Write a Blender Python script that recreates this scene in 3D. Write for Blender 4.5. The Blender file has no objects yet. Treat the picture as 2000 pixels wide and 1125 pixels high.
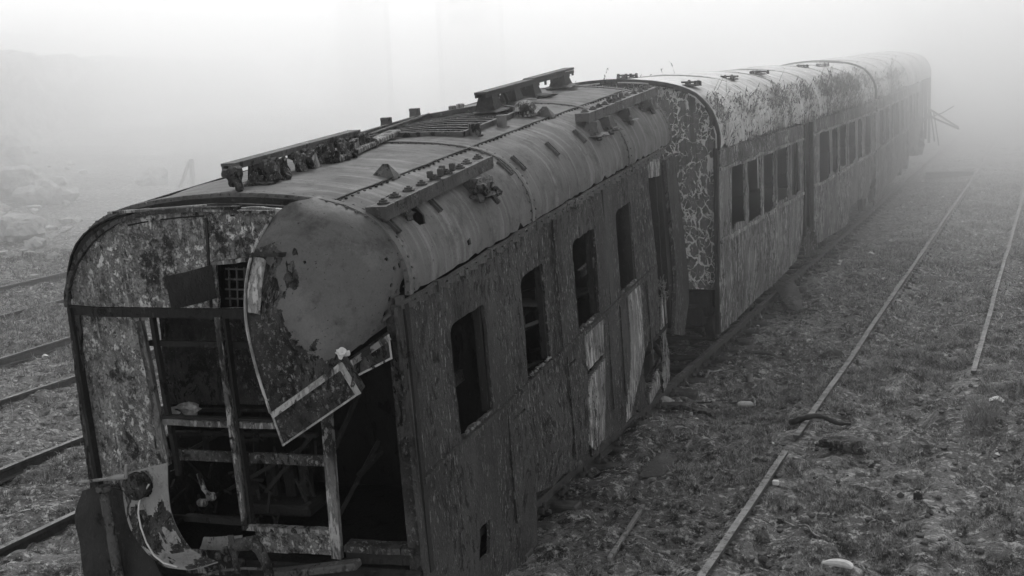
import bpy, math, random
import numpy as np
from mathutils import Vector, Matrix
from mathutils.geometry import delaunay_2d_cdt
random.seed(7); rng = np.random.default_rng(7)
C = bpy.context.scene.collection
# ------------------------------------------------------------------ camera
F, H = 2700.0, 4.55
B = np.array([[0.9290865372, 0.3672900382, -0.0435457712], [-0.0185679244, 0.1639044352, 0.9863014591], [-0.3693960457, 0.9155508527, -0.1591012178]])
B[2] = -np.cross(B[0], B[1]); B[2] = B[2] if B[2][1] > 0 else -B[2]
CAM = np.array([0, 0, H])
def ray(px, py): return B.T @ np.array([px - 1000, 562.5 - py, F], float)
def proj(P):
    c = (np.atleast_2d(P) - CAM) @ B.T
    return 1000 + F * c[:, 0] / c[:, 2], 562.5 - F * c[:, 1] / c[:, 2], c[:, 2]
cam = bpy.data.cameras.new('camera'); co = bpy.data.objects.new('camera', cam); C.objects.link(co)
cam.sensor_width = 36; cam.lens = F / 2000 * 36; cam.clip_end = 3000; cam.clip_start = .1
co.matrix_world = Matrix([[B[0][i], B[1][i], -B[2][i], CAM[i]] for i in range(3)] + [[0, 0, 0, 1]])
bpy.context.scene.camera = co

class Frame:
    """a coach's own axes: t to the right, s along, z up"""
    def __init__(s, O, M): s.O = np.array(O, float); s.M = np.array(M, float)
    def un(s, px, py, axis, val):
        i = 'tsz'.index(axis); o = s.M.T @ (CAM - s.O); r = s.M.T @ ray(px, py)
        return o + (val - o[i]) / r[i] * r
    def w(s, p): return s.O + s.M @ np.array(p, float)
M1 = np.array([[0.9992974, -0.0318449, -0.0197632], [0.0303592, 0.9969859, -0.0713960], [0.0219773, 0.0707459, 0.9972522]])
FR1 = Frame([-4.57628867 + 0, 9.05, 2.85217681], M1)
FR2 = Frame([-4.43, 0, 0], np.eye(3))
a3 = math.radians(.55); b3 = math.radians(.5)
M3 = np.array([[math.cos(b3), -math.sin(b3), 0], [math.sin(b3), math.cos(b3), -math.sin(a3)], [0, math.sin(a3), 1]])
FR3 = Frame([-4.43, 35.8, 0], M3)
def gnd(px, py, z=0.08):
    r = ray(px, py); t = (z - H) / r[2]; return CAM + t * r

# ------------------------------------------------------------------ noise
def _h(ix, iy, iz, seed):
    n = (ix * 374761393 + iy * 668265263 + iz * 2147483647 + seed * 1274126177) & 0xffffffff
    n = ((n ^ (n >> 13)) * 1274126177) & 0xffffffff
    return ((n ^ (n >> 16)) & 0xffff) / 65535.0
def vnoise(x, y, z=0, seed=0):
    x, y = np.asarray(x, float), np.asarray(y, float); z = np.zeros_like(x) + z
    ix, iy, iz = [np.floor(a).astype(np.int64) for a in (x, y, z)]
    fx, fy, fz = x - ix, y - iy, z - iz
    fx, fy, fz = [a * a * (3 - 2 * a) for a in (fx, fy, fz)]
    r = 0
    for dx in (0, 1):
        for dy in (0, 1):
            for dz in (0, 1):
                r = r + _h(ix + dx, iy + dy, iz + dz, seed) * (fx if dx else 1 - fx) * (fy if dy else 1 - fy) * (fz if dz else 1 - fz)
    return r * 2 - 1
def fbm(x, y, z=0, o=4, seed=0):
    r, a = 0, 1.
    for i in range(o): r = r + a * vnoise(np.asarray(x) * 2 ** i, np.asarray(y) * 2 ** i, z * 2 ** i, seed + i); a *= .5
    return r

# ------------------------------------------------------------------ materials
class NT:
    def __init__(s, name):
        s.m = bpy.data.materials.new(name); s.m.use_nodes = True; s.t = s.m.node_tree; s.t.nodes.clear()
        s.out = s.n('OutputMaterial'); s.bs = s.n('BsdfPrincipled'); s.l(s.bs, 0, s.out, 0)
        s.tc = s.n('TexCoord')
    def n(s, k, **kw):
        n = s.t.nodes.new('ShaderNode' + k)
        for a, v in kw.items():
            if hasattr(n, a) and a.islower(): setattr(n, a, v)
            else: n.inputs[a.replace('_', ' ')].default_value = v
        return n
    def l(s, a, i, b, j): s.t.links.new(a.outputs[i], b.inputs[j])
    def coord(s, sc=(1, 1, 1), warp=0):
        mp = s.n('Mapping'); mp.inputs['Scale'].default_value = sc; s.l(s.tc, 'Object', mp, 'Vector')
        if not warp: return mp
        nz = s.n('TexNoise', Scale=2.5, Detail=3.0); s.l(mp, 0, nz, 'Vector')
        vm = s.n('VectorMath', operation='MULTIPLY_ADD'); s.l(nz, 'Color', vm, 0); vm.inputs[1].default_value = (warp,) * 3; s.l(mp, 0, vm, 2)
        return vm
    def noise(s, sc, scale, detail=6, rough=.6, lo=None, hi=None, warp=0):
        c = s.coord(sc, warp); nz = s.n('TexNoise', Scale=scale, Detail=float(detail), Roughness=rough); s.l(c, 0, nz, 'Vector')
        if lo is None: return nz
        mr = s.n('MapRange'); mr.inputs['From Min'].default_value = lo; mr.inputs['From Max'].default_value = hi; s.l(nz, 0, mr, 0)
        return mr
    def mix(s, f, a, b):
        mx = s.n('Mix', data_type='RGBA')
        if isinstance(f, (int, float)): mx.inputs[0].default_value = f
        else: s.l(f, 0, mx, 0)
        for i, v in ((6, a), (7, b)):
            if isinstance(v, (int, float)): mx.inputs[i].default_value = (v, v, v, 1)
            else: s.t.links.new(v, mx.inputs[i])
        return mx.outputs[2]
    def mul(s, a, b):
        m = s.n('Math', operation='MULTIPLY'); s.l(a, 0, m, 0)
        if isinstance(b, (int, float)): m.inputs[1].default_value = b
        else: s.l(b, 0, m, 1)
        return m
    def add(s, a, b, k=1.):
        m = s.n('Math', operation='MULTIPLY_ADD'); s.l(b, 0, m, 0); m.inputs[1].default_value = k; s.l(a, 0, m, 2); return m
    def fin(s, col, rough=.7, bump=None, dist=.01, strength=.6, spec=.4, metal=0):
        if isinstance(col, (int, float)): s.bs.inputs['Base Color'].default_value = (col, col, col, 1)
        else: s.t.links.new(col, s.bs.inputs['Base Color'])
        if isinstance(rough, (int, float)): s.bs.inputs['Roughness'].default_value = rough
        else: s.l(rough, 0, s.bs, 'Roughness')
        s.bs.inputs['Specular IOR Level'].default_value = spec; s.bs.inputs['Metallic'].default_value = metal
        if bump is not None:
            b = s.n('Bump', Strength=strength, Distance=dist); s.l(bump, 0, b, 'Height'); s.l(b, 0, s.bs, 'Normal')
        return s.m
def rng_map(k, a, lo, hi, t0=0., t1=1.):
    mr = k.n('MapRange'); mr.inputs[1].default_value = lo; mr.inputs[2].default_value = hi; mr.inputs[3].default_value = t0; mr.inputs[4].default_value = t1
    k.l(a, 0, mr, 0); return mr

def weathered(name, c0, c1, pale, dark, pale_amt=.62, dark_amt=.62, st=(9, 9, 1.6), big=1.3, rough=.75, bump=.012, spec=.35, fine=26):
    """old paint: two slow tones, pale drips and flakes, dark bare patches, blistered relief"""
    k = NT(name)
    base = k.mix(k.noise((1, 1, .6), big, 6, .65, .42, .58), c0, c1)
    fl = k.noise(st, 1.9, 8, .75, pale_amt - .04, pale_amt, .25)
    area = k.noise((1, 1, .35), 1.1, 5, .7, .42, .54)
    pf = k.mul(fl, area)
    col = k.mix(pf, base, pale)
    dk = k.noise((1, 1, .5), fine * .3, 8, .72, dark_amt - .04, dark_amt - .01, .5)
    ar2 = k.noise((.8, .8, .6), 1.4, 4, .6, .42, .52); run = k.noise((7, 7, .35), 1.3, 5, .6, .60, .70); col = k.mix(k.mul(run, .6), col, dark * 1.6)
    dk = k.mul(dk, ar2)
    col = k.mix(dk, col, dark)
    f2 = k.noise((st[0] * 2.6, st[1] * 2.6, st[2] * 3.4), 1.7, 5, .7, .63, .67)
    col = k.mix(k.mul(f2, .8), col, pale * .8)
    sp = k.noise((1, 1, .7), fine * 1.2, 4, .7, .62, .67)
    col = k.mix(k.mul(sp, .6), col, dark)
    hn = k.noise((1, 1, .6), fine, 8, .65)
    hgt = k.add(k.add(hn, dk, -.7), pf, .5)
    return k.fin(col, rough, hgt, bump * 1.6, 1., spec)

def m_roof(name, c, cd, streak, pale, sc=(.35, 5.5, .35), rough=.55, spec=.5):
    k = NT(name)
    base = k.mix(k.noise((1, 1, 1), .9, 5, .6, .35, .65), c, c * .78)
    s1 = k.noise(sc, 1.7, 5, .55, .5, .75)
    col = k.mix(k.mul(s1, streak), base, pale)
    s2 = k.noise((.6, 8, .6), 1.2, 5, .6, .58, .75)
    col = k.mix(k.mul(s2, streak * .8), col, cd)
    g = k.noise((1, 1, 1), 70, 3, .6, .35, .7); col = k.mix(k.mul(g, .25), col, cd)
    st2 = k.noise((1, 1, 1), 4.5, 8, .75, .5, .66); col = k.mix(k.mul(st2, .75), col, cd)
    pt = k.noise((1, 1, 1), 34, 3, .6, .66, .7); col = k.mix(k.mul(pt, .85), col, .03)
    b = k.noise((1, 1, 1), 2.2, 6, .5)
    b2 = k.noise((1, 1, 1), 60, 4, .6)
    r = k.noise((1, 1, 1), 5, 5, .6); rr = rng_map(k, r, .3, .7, rough - .1, rough + .15)
    return k.fin(col, rr, k.add(b, b2, .05), .05, .5, spec)

M = {}
M['roof'] = m_roof('dull_grey_roof_paint', .21, .09, .65, .42, rough=.85, spec=.15)
M['dome'] = m_roof('pitted_cab_roof_paint', .16, .05, .5, .27, (1.2, 2.5, 1.2), .7, .3)
M['roof2'] = m_roof('rust_streaked_roof_paint', .6, .2, .95, .9, (.3, 3.2, .3), .6)
M['side'] = weathered('flaking_dark_side_paint', .05, .085, .33, .02, .585, .59, (18, 18, 6), 1.6, fine=46)
M['side2'] = weathered('chalky_streaked_side_paint', .17, .26, .7, .05, .54, .59, (10, 10, 1.5), 1.5, fine=34)
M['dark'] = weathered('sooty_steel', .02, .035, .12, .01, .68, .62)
M['black'] = weathered('near_black_interior', .012, .02, .04, .006, .74, .6)  # near-black tone for floor, bulkhead, ceiling and lining
M['steel'] = weathered('rusty_grey_steel', .08, .13, .28, .025, .6, .6, (6, 6, 6))
M['trim'] = weathered('worn_pale_trim', .12, .24, .5, .03, .53, .55, (12, 12, 2))
M['white'] = weathered('chipped_white_paint', .3, .5, .6, .05, .5, .6, (8, 8, 3))
M['rust'] = weathered('scabby_rust', .045, .11, .4, .012, .58, .57, (14, 14, 10), 4, .8, .02, fine=60)

def m_face():
    k = NT('peeling_front_paint')
    base = k.mix(k.noise((1, 1, .8), 6, 12, .8, .42, .58, .1), .07, .32)
    fl = k.noise((1, 1, .75), 20, 10, .8, .50, .54, .12)
    ar = k.noise((1, 1, 1), 1.9, 5, .65, .38, .54)
    col = k.mix(k.mul(fl, ar), base, .78)
    dk = k.noise((1, 1, .8), 3.2, 12, .78, .55, .6, .12); col = k.mix(dk, col, .03)
    d2 = k.noise((1, 1, .9), 34, 6, .75, .56, .6, .1); col = k.mix(k.mul(d2, .85), col, .04)
    drip = k.noise((8, 8, .8), 1.6, 6, .6, .60, .64, .15); col = k.mix(k.mul(drip, .9), col, .5)
    sp = k.noise((1, 1, 1), 34, 4, .7, .61, .66); col = k.mix(k.mul(sp, .8), col, .65)
    h = k.noise((1, 1, 1), 22, 8, .7); hh = k.add(k.add(h, fl, .6), dk, -.8)
    return k.fin(col, .6, hh, .018, 1., .45)
M['face'] = m_face()
def m_crackle():
    k = NT('peeled_end_paint')
    col = k.mix(k.noise((1, 1, 1), 8, 8, .7, .4, .6), .10, .2)
    hs = None
    for sc, w, o, wp in ((7.5, .12, 0, .16), (11., .12, 3, .2)):
        mp = k.n('Mapping'); mp.inputs['Location'].default_value = (o, o, o); k.l(k.coord((1, .6, .7), wp), 0, mp, 0)
        wv = k.n('TexNoise', Scale=9.0, Detail=4.0); k.l(mp, 0, wv, 0)
        vm = k.n('VectorMath', operation='MULTIPLY_ADD'); k.l(wv, 'Color', vm, 0); vm.inputs[1].default_value = (.13,) * 3; k.l(mp, 0, vm, 2)
        v = k.n('TexVoronoi', Scale=sc); v.feature = 'DISTANCE_TO_EDGE'; k.l(vm, 0, v, 'Vector')
        nz = k.noise((1, 1, 1), 5 + o, 6, .75, .35, .65); e = k.add(v, nz, .16)
        ck = rng_map(k, e, w * .85, w * 1.1, 1, 0)
        ck = k.mul(ck, k.noise((1, 1, 1), 2.2 + o * .3, 5, .65, .36 + .03 * o, .42 + .03 * o))
        col = k.mix(ck, col, .8); hs = ck if hs is None else k.add(hs, ck)
    sp = k.noise((1, 1, .5), 24, 8, .75, .65, .69); col = k.mix(k.mul(sp, .6), col, .5)
    rn = k.noise((9, 9, .5), 1.5, 6, .6, .56, .66); col = k.mix(k.mul(rn, .6), col, .05)
    return k.fin(col, .7, hs, .01, .8)
M['crackle'] = m_crackle()
def mottle(k, col):
    d = k.noise((1, 1, 1), 5.5, 9, .72, .53, .59, .3); col = k.mix(k.mul(d, .72), col, .02)
    b = k.noise((1, 1, .5), 11, 7, .75, .54, .6, .2); col = k.mix(k.mul(b, .8), col, .75)
    d2 = k.noise((1, 1, 1), 19, 6, .75, .56, .6); return k.mix(k.mul(d2, .7), col, .03)
def m_ground():
    k = NT('mossy_soil')
    col = k.mix(k.noise((1, 1, 1), .35, 6, .65, .4, .62), .17, .34)
    col = k.mix(k.noise((1, 1, 1), 3.5, 8, .7, .5, .62), col, .04)
    col = k.mix(k.noise((1, 1, 1), 22, 8, .8, .54, .58), col, .36)
    col = k.mix(k.noise((1, 1, 1), 38, 5, .8, .6, .62), col, .03)
    col = mottle(k, col)
    return k.fin(col, .95, k.noise((1, 1, 1), 14, 9, .75), .07, 1., .2)
M['ground'] = m_ground()
def m_grass():
    k = NT('short_grass')
    col = k.mix(k.noise((1, 1, 1), 1.1, 5, .65, .36, .64), .15, .32)
    col = k.mix(k.noise((1, 1, 1), 9, 6, .75, .46, .56), col, .5)
    col = k.mix(k.noise((1, 1, 1), 45, 3, .6, .5, .62), col, .62)
    gi = k.n('NewGeometry'); rr_ = rng_map(k, gi, 0, 1, 0, 1); k.t.links.new(gi.outputs['Random Per Island'], rr_.inputs[0])
    pw = k.n('Math', operation='POWER'); k.l(rr_, 0, pw, 0); pw.inputs[1].default_value = 2.2
    col = k.mix(pw, k.mix(.6, col, .02), k.mix(.5, col, .75))
    col = mottle(k, col)
    m = k.fin(col, .7, spec=.3); return m
M['grass'] = m_grass()
def plain(name, c, c2, sc=6, rough=.7, spec=.4, bump=.01):
    k = NT(name); col = k.mix(k.noise((1, 1, 1), sc, 7, .65, .35, .65), c, c2)
    return k.fin(col, rough, k.noise((1, 1, 1), sc * 5, 7, .65), bump, .7, spec)
M['rail'] = weathered('worn_rail_head', .13, .24, .36, .05, .6, .58, (12, 2, 12), 3, .6, .006, fine=40)
M['railrust'] = plain('rusty_rail_side', .06, .11, 12, .8)
M['wood'] = plain('old_wood', .05, .12, 9, .85)
M['stick'] = plain('bleached_wood', .2, .35, 9, .8)
M['litter'] = plain('white_litter', .6, .85, 9, .5)
M['coachside'] = weathered('mottled_coach_side_paint', .11, .2, .55, .035, .56, .575, (11, 11, 2.6), 1.8, fine=40)
M['fascia'] = weathered('flaking_fascia_paint', .06, .12, .55, .03, .56, .6, (14, 14, 5), 2, fine=34)
M['plate'] = weathered('bare_grey_plate', .26, .36, .5, .05, .6, .64, (8, 8, 4), 2, .55, .008)
M['dkplastic'] = plain('black_rubber', .015, .03, 9, .5)
M['stone'] = plain('pale_stone', .35, .55, 2.5, .9, .3, .05)
M['weed'] = plain('dry_weed', .14, .32, 6, .8)
M['hill'] = plain('dark_bushes', .03, .06, .3, .9, .2, .3)
def m_wall():
    k = NT('rubble_wall')
    v = k.n('TexVoronoi', Scale=1.1); k.l(k.coord((1, 1, 1.3), .3), 0, v, 'Vector')
    b = k.n('RGBToBW'); k.l(v, 'Color', b, 0)
    col = k.mix(b, .1, .42)
    v2 = k.n('TexVoronoi', Scale=1.1); v2.feature = 'DISTANCE_TO_EDGE'; k.l(k.coord((1, 1, 1.3), .3), 0, v2, 'Vector')
    e = rng_map(k, v2, 0, .08, 1, 0); col = k.mix(e, col, .04)
    return k.fin(col, .9, k.add(k.noise((1, 1, 1), 6, 6, .6), e, -1.), .12, 1.)
M['wall'] = m_wall()
M['concrete'] = plain('pale_concrete', .65, .75, 1, .9)

# ------------------------------------------------------------------ mesh builder
def rot_to(d):
    d = np.array(d, float); d /= np.linalg.norm(d); a = np.array([0, 0, 1.]) if abs(d[2]) < .9 else np.array([1., 0, 0])
    x = np.cross(a, d); x /= np.linalg.norm(x); return x, np.cross(d, x), d
class MB:
    def __init__(s): s.v = []; s.f = []; s.mi = []
    def add(s, V, Fc, mi=0):
        o = len(s.v); s.v += [tuple(map(float, p)) for p in V]; s.f += [tuple(o + i for i in f) for f in Fc]; s.mi += [mi] * len(Fc); return s
    def box(s, c, size, R=None, taper=1., mi=0, bev=0.):
        x, y, z = [a / 2 for a in size]; V = []
        if bev: # chamfered block
            b = min(bev, x * .6, y * .6, z * .6)
            import itertools
            pts = []
            for sx, sy, sz in itertools.product((-1, 1), repeat=3):
                pts += [(sx * x, sy * (y - b), sz * (z - b)), (sx * (x - b), sy * y, sz * (z - b)), (sx * (x - b), sy * (y - b), sz * z)]
            V = pts; Fc = []
            idx = lambda sx, sy, sz, k: (((sx > 0) * 4 + (sy > 0) * 2 + (sz > 0)) * 3 + k)
            for k in range(3):
                for sg in (-1, 1):
                    r = []
                    for a, b2 in ((-1, -1), (1, -1), (1, 1), (-1, 1)):
                        t = [0, 0, 0]; t[k] = sg; o2 = [i for i in range(3) if i != k]; t[o2[0]] = a; t[o2[1]] = b2; r.append(idx(*t, k))
                    Fc.append(r)
            for k in range(3):
                o2 = [i for i in range(3) if i != k]
                for a in (-1, 1):
                    for b2 in (-1, 1):
                        t = [0, 0, 0]; t[o2[0]] = a; t[o2[1]] = b2; t[k] = -1; u = list(t); u[k] = 1
                        Fc.append([idx(*t, o2[0]), idx(*u, o2[0]), idx(*u, o2[1]), idx(*t, o2[1])])
            for sx, sy, sz in itertools.product((-1, 1), repeat=3): Fc.append([idx(sx, sy, sz, k) for k in range(3)])
        else:
            V = [(-x * taper, -y * taper, z) if 0 else (sx * x * (taper if sz > 0 else 1), sy * y * (taper if sz > 0 else 1), sz * z) for sz in (-1, 1) for sx, sy in ((-1, -1), (1, -1), (1, 1), (-1, 1))]
            Fc = [(3, 2, 1, 0), (4, 5, 6, 7), (0, 1, 5, 4), (1, 2, 6, 5), (2, 3, 7, 6), (3, 0, 4, 7)]
        V = np.array(V)
        if R is not None: V = V @ np.array(R).T
        return s.add(V + np.array(c), Fc, mi)
    def beam(s, a, b, w, h, up=(0, 0, 1), mi=0, bev=0.):
        a, b = np.array(a, float), np.array(b, float); d = b - a; L = np.linalg.norm(d); y = d / L
        x = np.cross(y, up); x /= np.linalg.norm(x); z = np.cross(x, y)
        return s.box((a + b) / 2, (w, L, h), np.stack([x, y, z], 1), mi=mi, bev=bev)
    def tube(s, P, r, n=8, mi=0, cap=True):
        P = [np.array(p, float) for p in P]; rs = r if hasattr(r, '__len__') else [r] * len(P); V = []; Fc = []; X = None
        for i, p in enumerate(P):
            d = P[min(i + 1, len(P) - 1)] - P[max(i - 1, 0)]; d /= np.linalg.norm(d) + 1e-9
            if X is None: X = rot_to(d)[0]
            X = X - d * (X @ d); X /= np.linalg.norm(X); Y = np.cross(d, X)
            V += [p + rs[i] * (math.cos(a) * X + math.sin(a) * Y) for a in [2 * math.pi * j / n for j in range(n)]]
        for i in range(len(P) - 1):
            for j in range(n): Fc.append((i * n + j, i * n + (j + 1) % n, (i + 1) * n + (j + 1) % n, (i + 1) * n + j))
        if cap: Fc += [tuple(range(n))[::-1], tuple((len(P) - 1) * n + j for j in range(n))]
        return s.add(V, Fc, mi)
    def lathe(s, c, prof, n=16, R=None, mi=0):
        V = []; Fc = []
        for r, z in prof: V += [(r * math.cos(2 * math.pi * j / n), r * math.sin(2 * math.pi * j / n), z) for j in range(n)]
        for i in range(len(prof) - 1):
            for j in range(n): Fc.append((i * n + j, i * n + (j + 1) % n, (i + 1) * n + (j + 1) % n, (i + 1) * n + j))
        Fc.append(tuple((len(prof) - 1) * n + j for j in range(n))); Fc.append(tuple(range(n))[::-1])
        V = np.array(V)
        if R is not None: V = V @ np.array(R).T
        return s.add(V + np.array(c), Fc, mi)
    def lump(s, c, r, seed=0, sub=3, flat=1., rough=.3, mi=0):
        import bmesh
        bm = bmesh.new(); bmesh.ops.create_icosphere(bm, subdivisions=sub, radius=1)
        V = np.array([v.co[:] for v in bm.verts]); Fc = [[v.index for v in f.verts] for f in bm.faces]; bm.free()
        nn = fbm(V[:, 0] * 1.3 + seed * 7, V[:, 1] * 1.3, V[:, 2] * 1.3, 3, seed)
        V = V * (1 + rough * nn)[:, None] * np.array(r if hasattr(r, '__len__') else (r, r, r * flat))
        return s.add(V + np.array(c), Fc, mi)
    def plate(s, outer, holes, fn, th, grid=.25, step=.12, jit=.004, hj=None, mi=0):
        """sheet cut to an outline in (u,v), laid in space by fn(u,v,depth)"""
        loops = []
        for li, lp in enumerate([outer] + list(holes)):
            j = jit if li == 0 or hj is None else hj; pts = []
            for i in range(len(lp)):
                a, b = np.array(lp[i][:2], float), np.array(lp[(i + 1) % len(lp)][:2], float); L = np.linalg.norm(b - a); n = max(1, int(L / step))
                nrm = np.array([-(b - a)[1], (b - a)[0]]) / (L + 1e-9)
                for q in range(n):
                    p = a + (b - a) * q / n
                    pts.append(p + (nrm * rng.normal(0, j) if q else 0))
            loops.append(np.array(pts))
        allp = np.concatenate(loops); lo, hi = allp.min(0), allp.max(0)
        gx, gy = np.meshgrid(np.arange(lo[0] + grid / 2, hi[0], grid), np.arange(lo[1] + grid / 2, hi[1], grid))
        G = np.stack([gx.ravel(), gy.ravel()], 1)
        def inside(P):
            r = np.zeros(len(P), bool)
            for lp in loops:
                x1, y1 = lp[:, 0], lp[:, 1]; x2, y2 = np.roll(x1, -1), np.roll(y1, -1)
                for k in range(len(lp)):
                    c = (y1[k] > P[:, 1]) != (y2[k] > P[:, 1])
                    xx = x1[k] + (P[:, 1] - y1[k]) * (x2[k] - x1[k]) / ((y2[k] - y1[k]) or 1e-12)
                    r ^= c & (P[:, 0] < xx)
            return r
        G = G[inside(G)] if len(G) else G
        pts = [Vector(p) for p in allp] + [Vector(p) for p in G]
        edges = []; o = 0
        for lp in loops: edges += [(o + i, o + (i + 1) % len(lp)) for i in range(len(lp))]; o += len(lp)
        V2, _, T, *_ = delaunay_2d_cdt(pts, edges, [], 0, 1e-6)
        V2 = np.array([v[:] for v in V2]); T = np.array([t for t in T if len(t) == 3])
        T = T[inside(V2[T].mean(1))]
        front = [fn(u, v, 0) for u, v in V2]; n = len(V2)
        cnt = {}
        for t in T:
            for i in range(3):
                e = (t[i], t[(i + 1) % 3]); cnt[tuple(sorted(e))] = cnt.get(tuple(sorted(e)), []) + [e]
        Fc = [tuple(map(int, t)) for t in T]
        if th:
            front += [fn(u, v, th) for u, v in V2]
            Fc += [tuple(int(i) + n for i in t[::-1]) for t in T]
            for k, e in cnt.items():
                if len(e) == 1: a, b = map(int, e[0]); Fc.append((b, a, a + n, b + n))
        return s.add(front, Fc, mi)
    def patch(s, ctrl, nu, nv, th=0, keep=None, matfn=None, wob=0):
        """smooth sheet through a grid of 3D points"""
        P = np.array(ctrl, float)
        def cr(P, n):
            Q = np.concatenate([2 * P[:1] - P[1:2], P, 2 * P[-1:] - P[-2:-1]]); out = []
            for t in np.linspace(0, len(P) - 1 - 1e-9, n):
                i = int(t); f = t - i; a, b, c, d = Q[i:i + 4]
                out.append(.5 * (2 * b + (c - a) * f + (2 * a - 5 * b + 4 * c - d) * f * f + (3 * b - a - 3 * c + d) * f ** 3))
            return np.array(out)
        G = cr(P, nu); G = cr(G.transpose(1, 0, 2), nv).transpose(1, 0, 2)
        du = np.gradient(G, axis=0); dv = np.gradient(G, axis=1); N = np.cross(du, dv); N /= np.linalg.norm(N, axis=2, keepdims=True) + 1e-9
        if wob: G = G + N * (wob * fbm(G[..., 0] * 3, G[..., 2] * 3, 0, 3, 5))[..., None]
        V = G.reshape(-1, 3); Nn = N.reshape(-1, 3); n = len(V)
        Fq = []; ms = []
        for i in range(nu - 1):
            for j in range(nv - 1):
                u, v = (i + .5) / (nu - 1), (j + .5) / (nv - 1)
                if keep and not keep(u, v): continue
                Fq.append((i * nv + j, i * nv + j + 1, (i + 1) * nv + j + 1, (i + 1) * nv + j)); ms.append(matfn(u, v) if matfn else 0)
        cnt = {}
        for f in Fq:
            for i in range(4): e = (f[i], f[(i + 1) % 4]); cnt.setdefault(tuple(sorted(e)), []).append(e)
        VV = [tuple(p) for p in V]; FF = list(Fq); mm = list(ms)
        if th:
            VV += [tuple(p) for p in V - Nn * th]; FF += [tuple(i + n for i in f[::-1]) for f in Fq]; mm += ms
            for k, e in cnt.items():
                if len(e) == 1: a, b = e[0]; FF.append((b, a, a + n, b + n)); mm.append(0)
        o = len(s.v); s.v += VV; s.f += [tuple(o + i for i in f) for f in FF]; s.mi += mm
        return s
    def build(s, name, mat, parent=None, smooth=False, base=None):
        me = bpy.data.meshes.new(name)
        pp = parent
        while pp is not None and pp.parent is not None: pp = pp.parent
        off = np.array(BASES[pp.name] if pp is not None and base is None else (base if base is not None else (0, 0, 0)), float)
        V = np.array(s.v) - off
        me.from_pydata(V.tolist(), [], s.f)
        for m in (mat if isinstance(mat, (list, tuple)) else [mat]): me.materials.append(M[m] if isinstance(m, str) else m)
        me.polygons.foreach_set('material_index', s.mi); me.polygons.foreach_set('use_smooth', [smooth] * len(s.f)); me.update()
        o = bpy.data.objects.new(name, me); C.objects.link(o)
        if smooth == 'auto' or smooth:
            try: me.set_sharp_from_angle(angle=math.radians(40))
            except Exception: pass
        if parent is not None: o.parent = parent
        elif base is not None: o.location = off
        return o
def tag(o, label=None, cat=None, group=None, kind=None):
    for k, v in (('label', label), ('category', cat), ('group', group), ('kind', kind)):
        if v: o[k] = v
    return o
BASES = {}
def root(name, label, cat, frame=None, base=(0, 0, 0), group=None, loc=(0, 0, 0)):
    o = bpy.data.objects.new(name, None); C.objects.link(o); o.empty_display_size = .3
    BASES[o.name] = tuple(float(b) for b in base)
    if frame is not None:
        p = frame.w(base); m = frame.M
        o.matrix_world = Matrix([[m[i][0], m[i][1], m[i][2], p[i]] for i in range(3)] + [[0, 0, 0, 1]])
    else: o.location = base
    return tag(o, label, cat, group)

# ------------------------------------------------------------------ roof profile (t from -W to 0)
half = [(0, 0), (.02, .12), (0, .22), (-.035, .32), (-.09, .43), (-.17, .53), (-.29, .625), (-.45, .695), (-.64, .745), (-.9, .785), (-1.2, .81), (-1.5, .82)]
half[1] = (.012, .12)
def full_profile(W, hs=1.):
    k = W / 3.0; r = [(t * k, z * hs) for t, z in half]; l = [(-W - t, z) for t, z in r[:-1]][::-1]
    return np.array(r + l)
class Roof:
    def __init__(s, W, hs, sag=None):
        P = full_profile(W, hs); s.P = P; d = np.r_[0, np.cumsum(np.linalg.norm(np.diff(P, axis=0), axis=1))]
        s.d = d; s.L = d[-1]; s.sag = sag or (lambda s_: 0)
        T = np.gradient(P, d, axis=0); T /= np.linalg.norm(T, axis=1, keepdims=True); s.N = np.stack([-T[:, 1] * -1, T[:, 0] * -1], 1)
    def at(s, u, v, dep=0):          # u along, v arc length from the right eave
        p = [np.interp(v, s.d, s.P[:, i]) for i in (0, 1)]; n = [np.interp(v, s.d, s.N[:, i]) for i in (0, 1)]
        return np.array([p[0] - n[0] * dep, u, p[1] - n[1] * dep + s.sag(u)])
    def z(s, t): 
        i = np.argsort(s.P[:, 0]); m = s.P[i]; return np.interp(t, m[:, 0], m[:, 1])
    def v_of_t(s, t): return float(np.interp(-t, -s.P[1:-1, 0], s.d[1:-1]))
R1 = Roof(3.0, 1.0)
def onroof(px, py, fr=FR1, R=R1, z0=0):
    o = fr.M.T @ (CAM - fr.O); r = fr.M.T @ ray(px, py); r = r / np.linalg.norm(r); best = None
    prev = None
    for t in np.arange(2, 60, .01):
        p = o + r * t
        if -3.02 < p[0] < .02:
            g = p[2] - R.z(p[0]) - z0
            if g <= 0: return p
    return p
def ribbon(mb, R, s0, s1, v0, v1, out=.012, n=40, back=.03, mi=0):
    """raised band that follows the roof section"""
    V = []; vs = np.linspace(v0, v1, n)
    for v in vs:
        for s_, d in ((s0, back), (s0, -out), (s1, -out), (s1, back)): V.append(R.at(s_, v, d))
    Fc = []
    for i in range(n - 1):
        for j in range(4): Fc.append((i * 4 + j, (i + 1) * 4 + j, (i + 1) * 4 + (j + 1) % 4, i * 4 + (j + 1) % 4))
    Fc += [(0, 1, 2, 3), tuple((n - 1) * 4 + j for j in (3, 2, 1, 0))]
    return mb.add(V, Fc, mi)

# ================================================================== COACH 1
c1 = root('railway_coach', 'nearest wrecked coach, dark, its front torn open and roof panel peeled down', 'railway coach', FR1, (-1.5, 4.2, -3.0))
SZ = lambda px, py: tuple(FR1.un(px, py, 't', 0)[[1, 2]])
TZ = lambda px, py, s=0.: tuple(FR1.un(px, py, 's', s)[[0, 2]])
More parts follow.
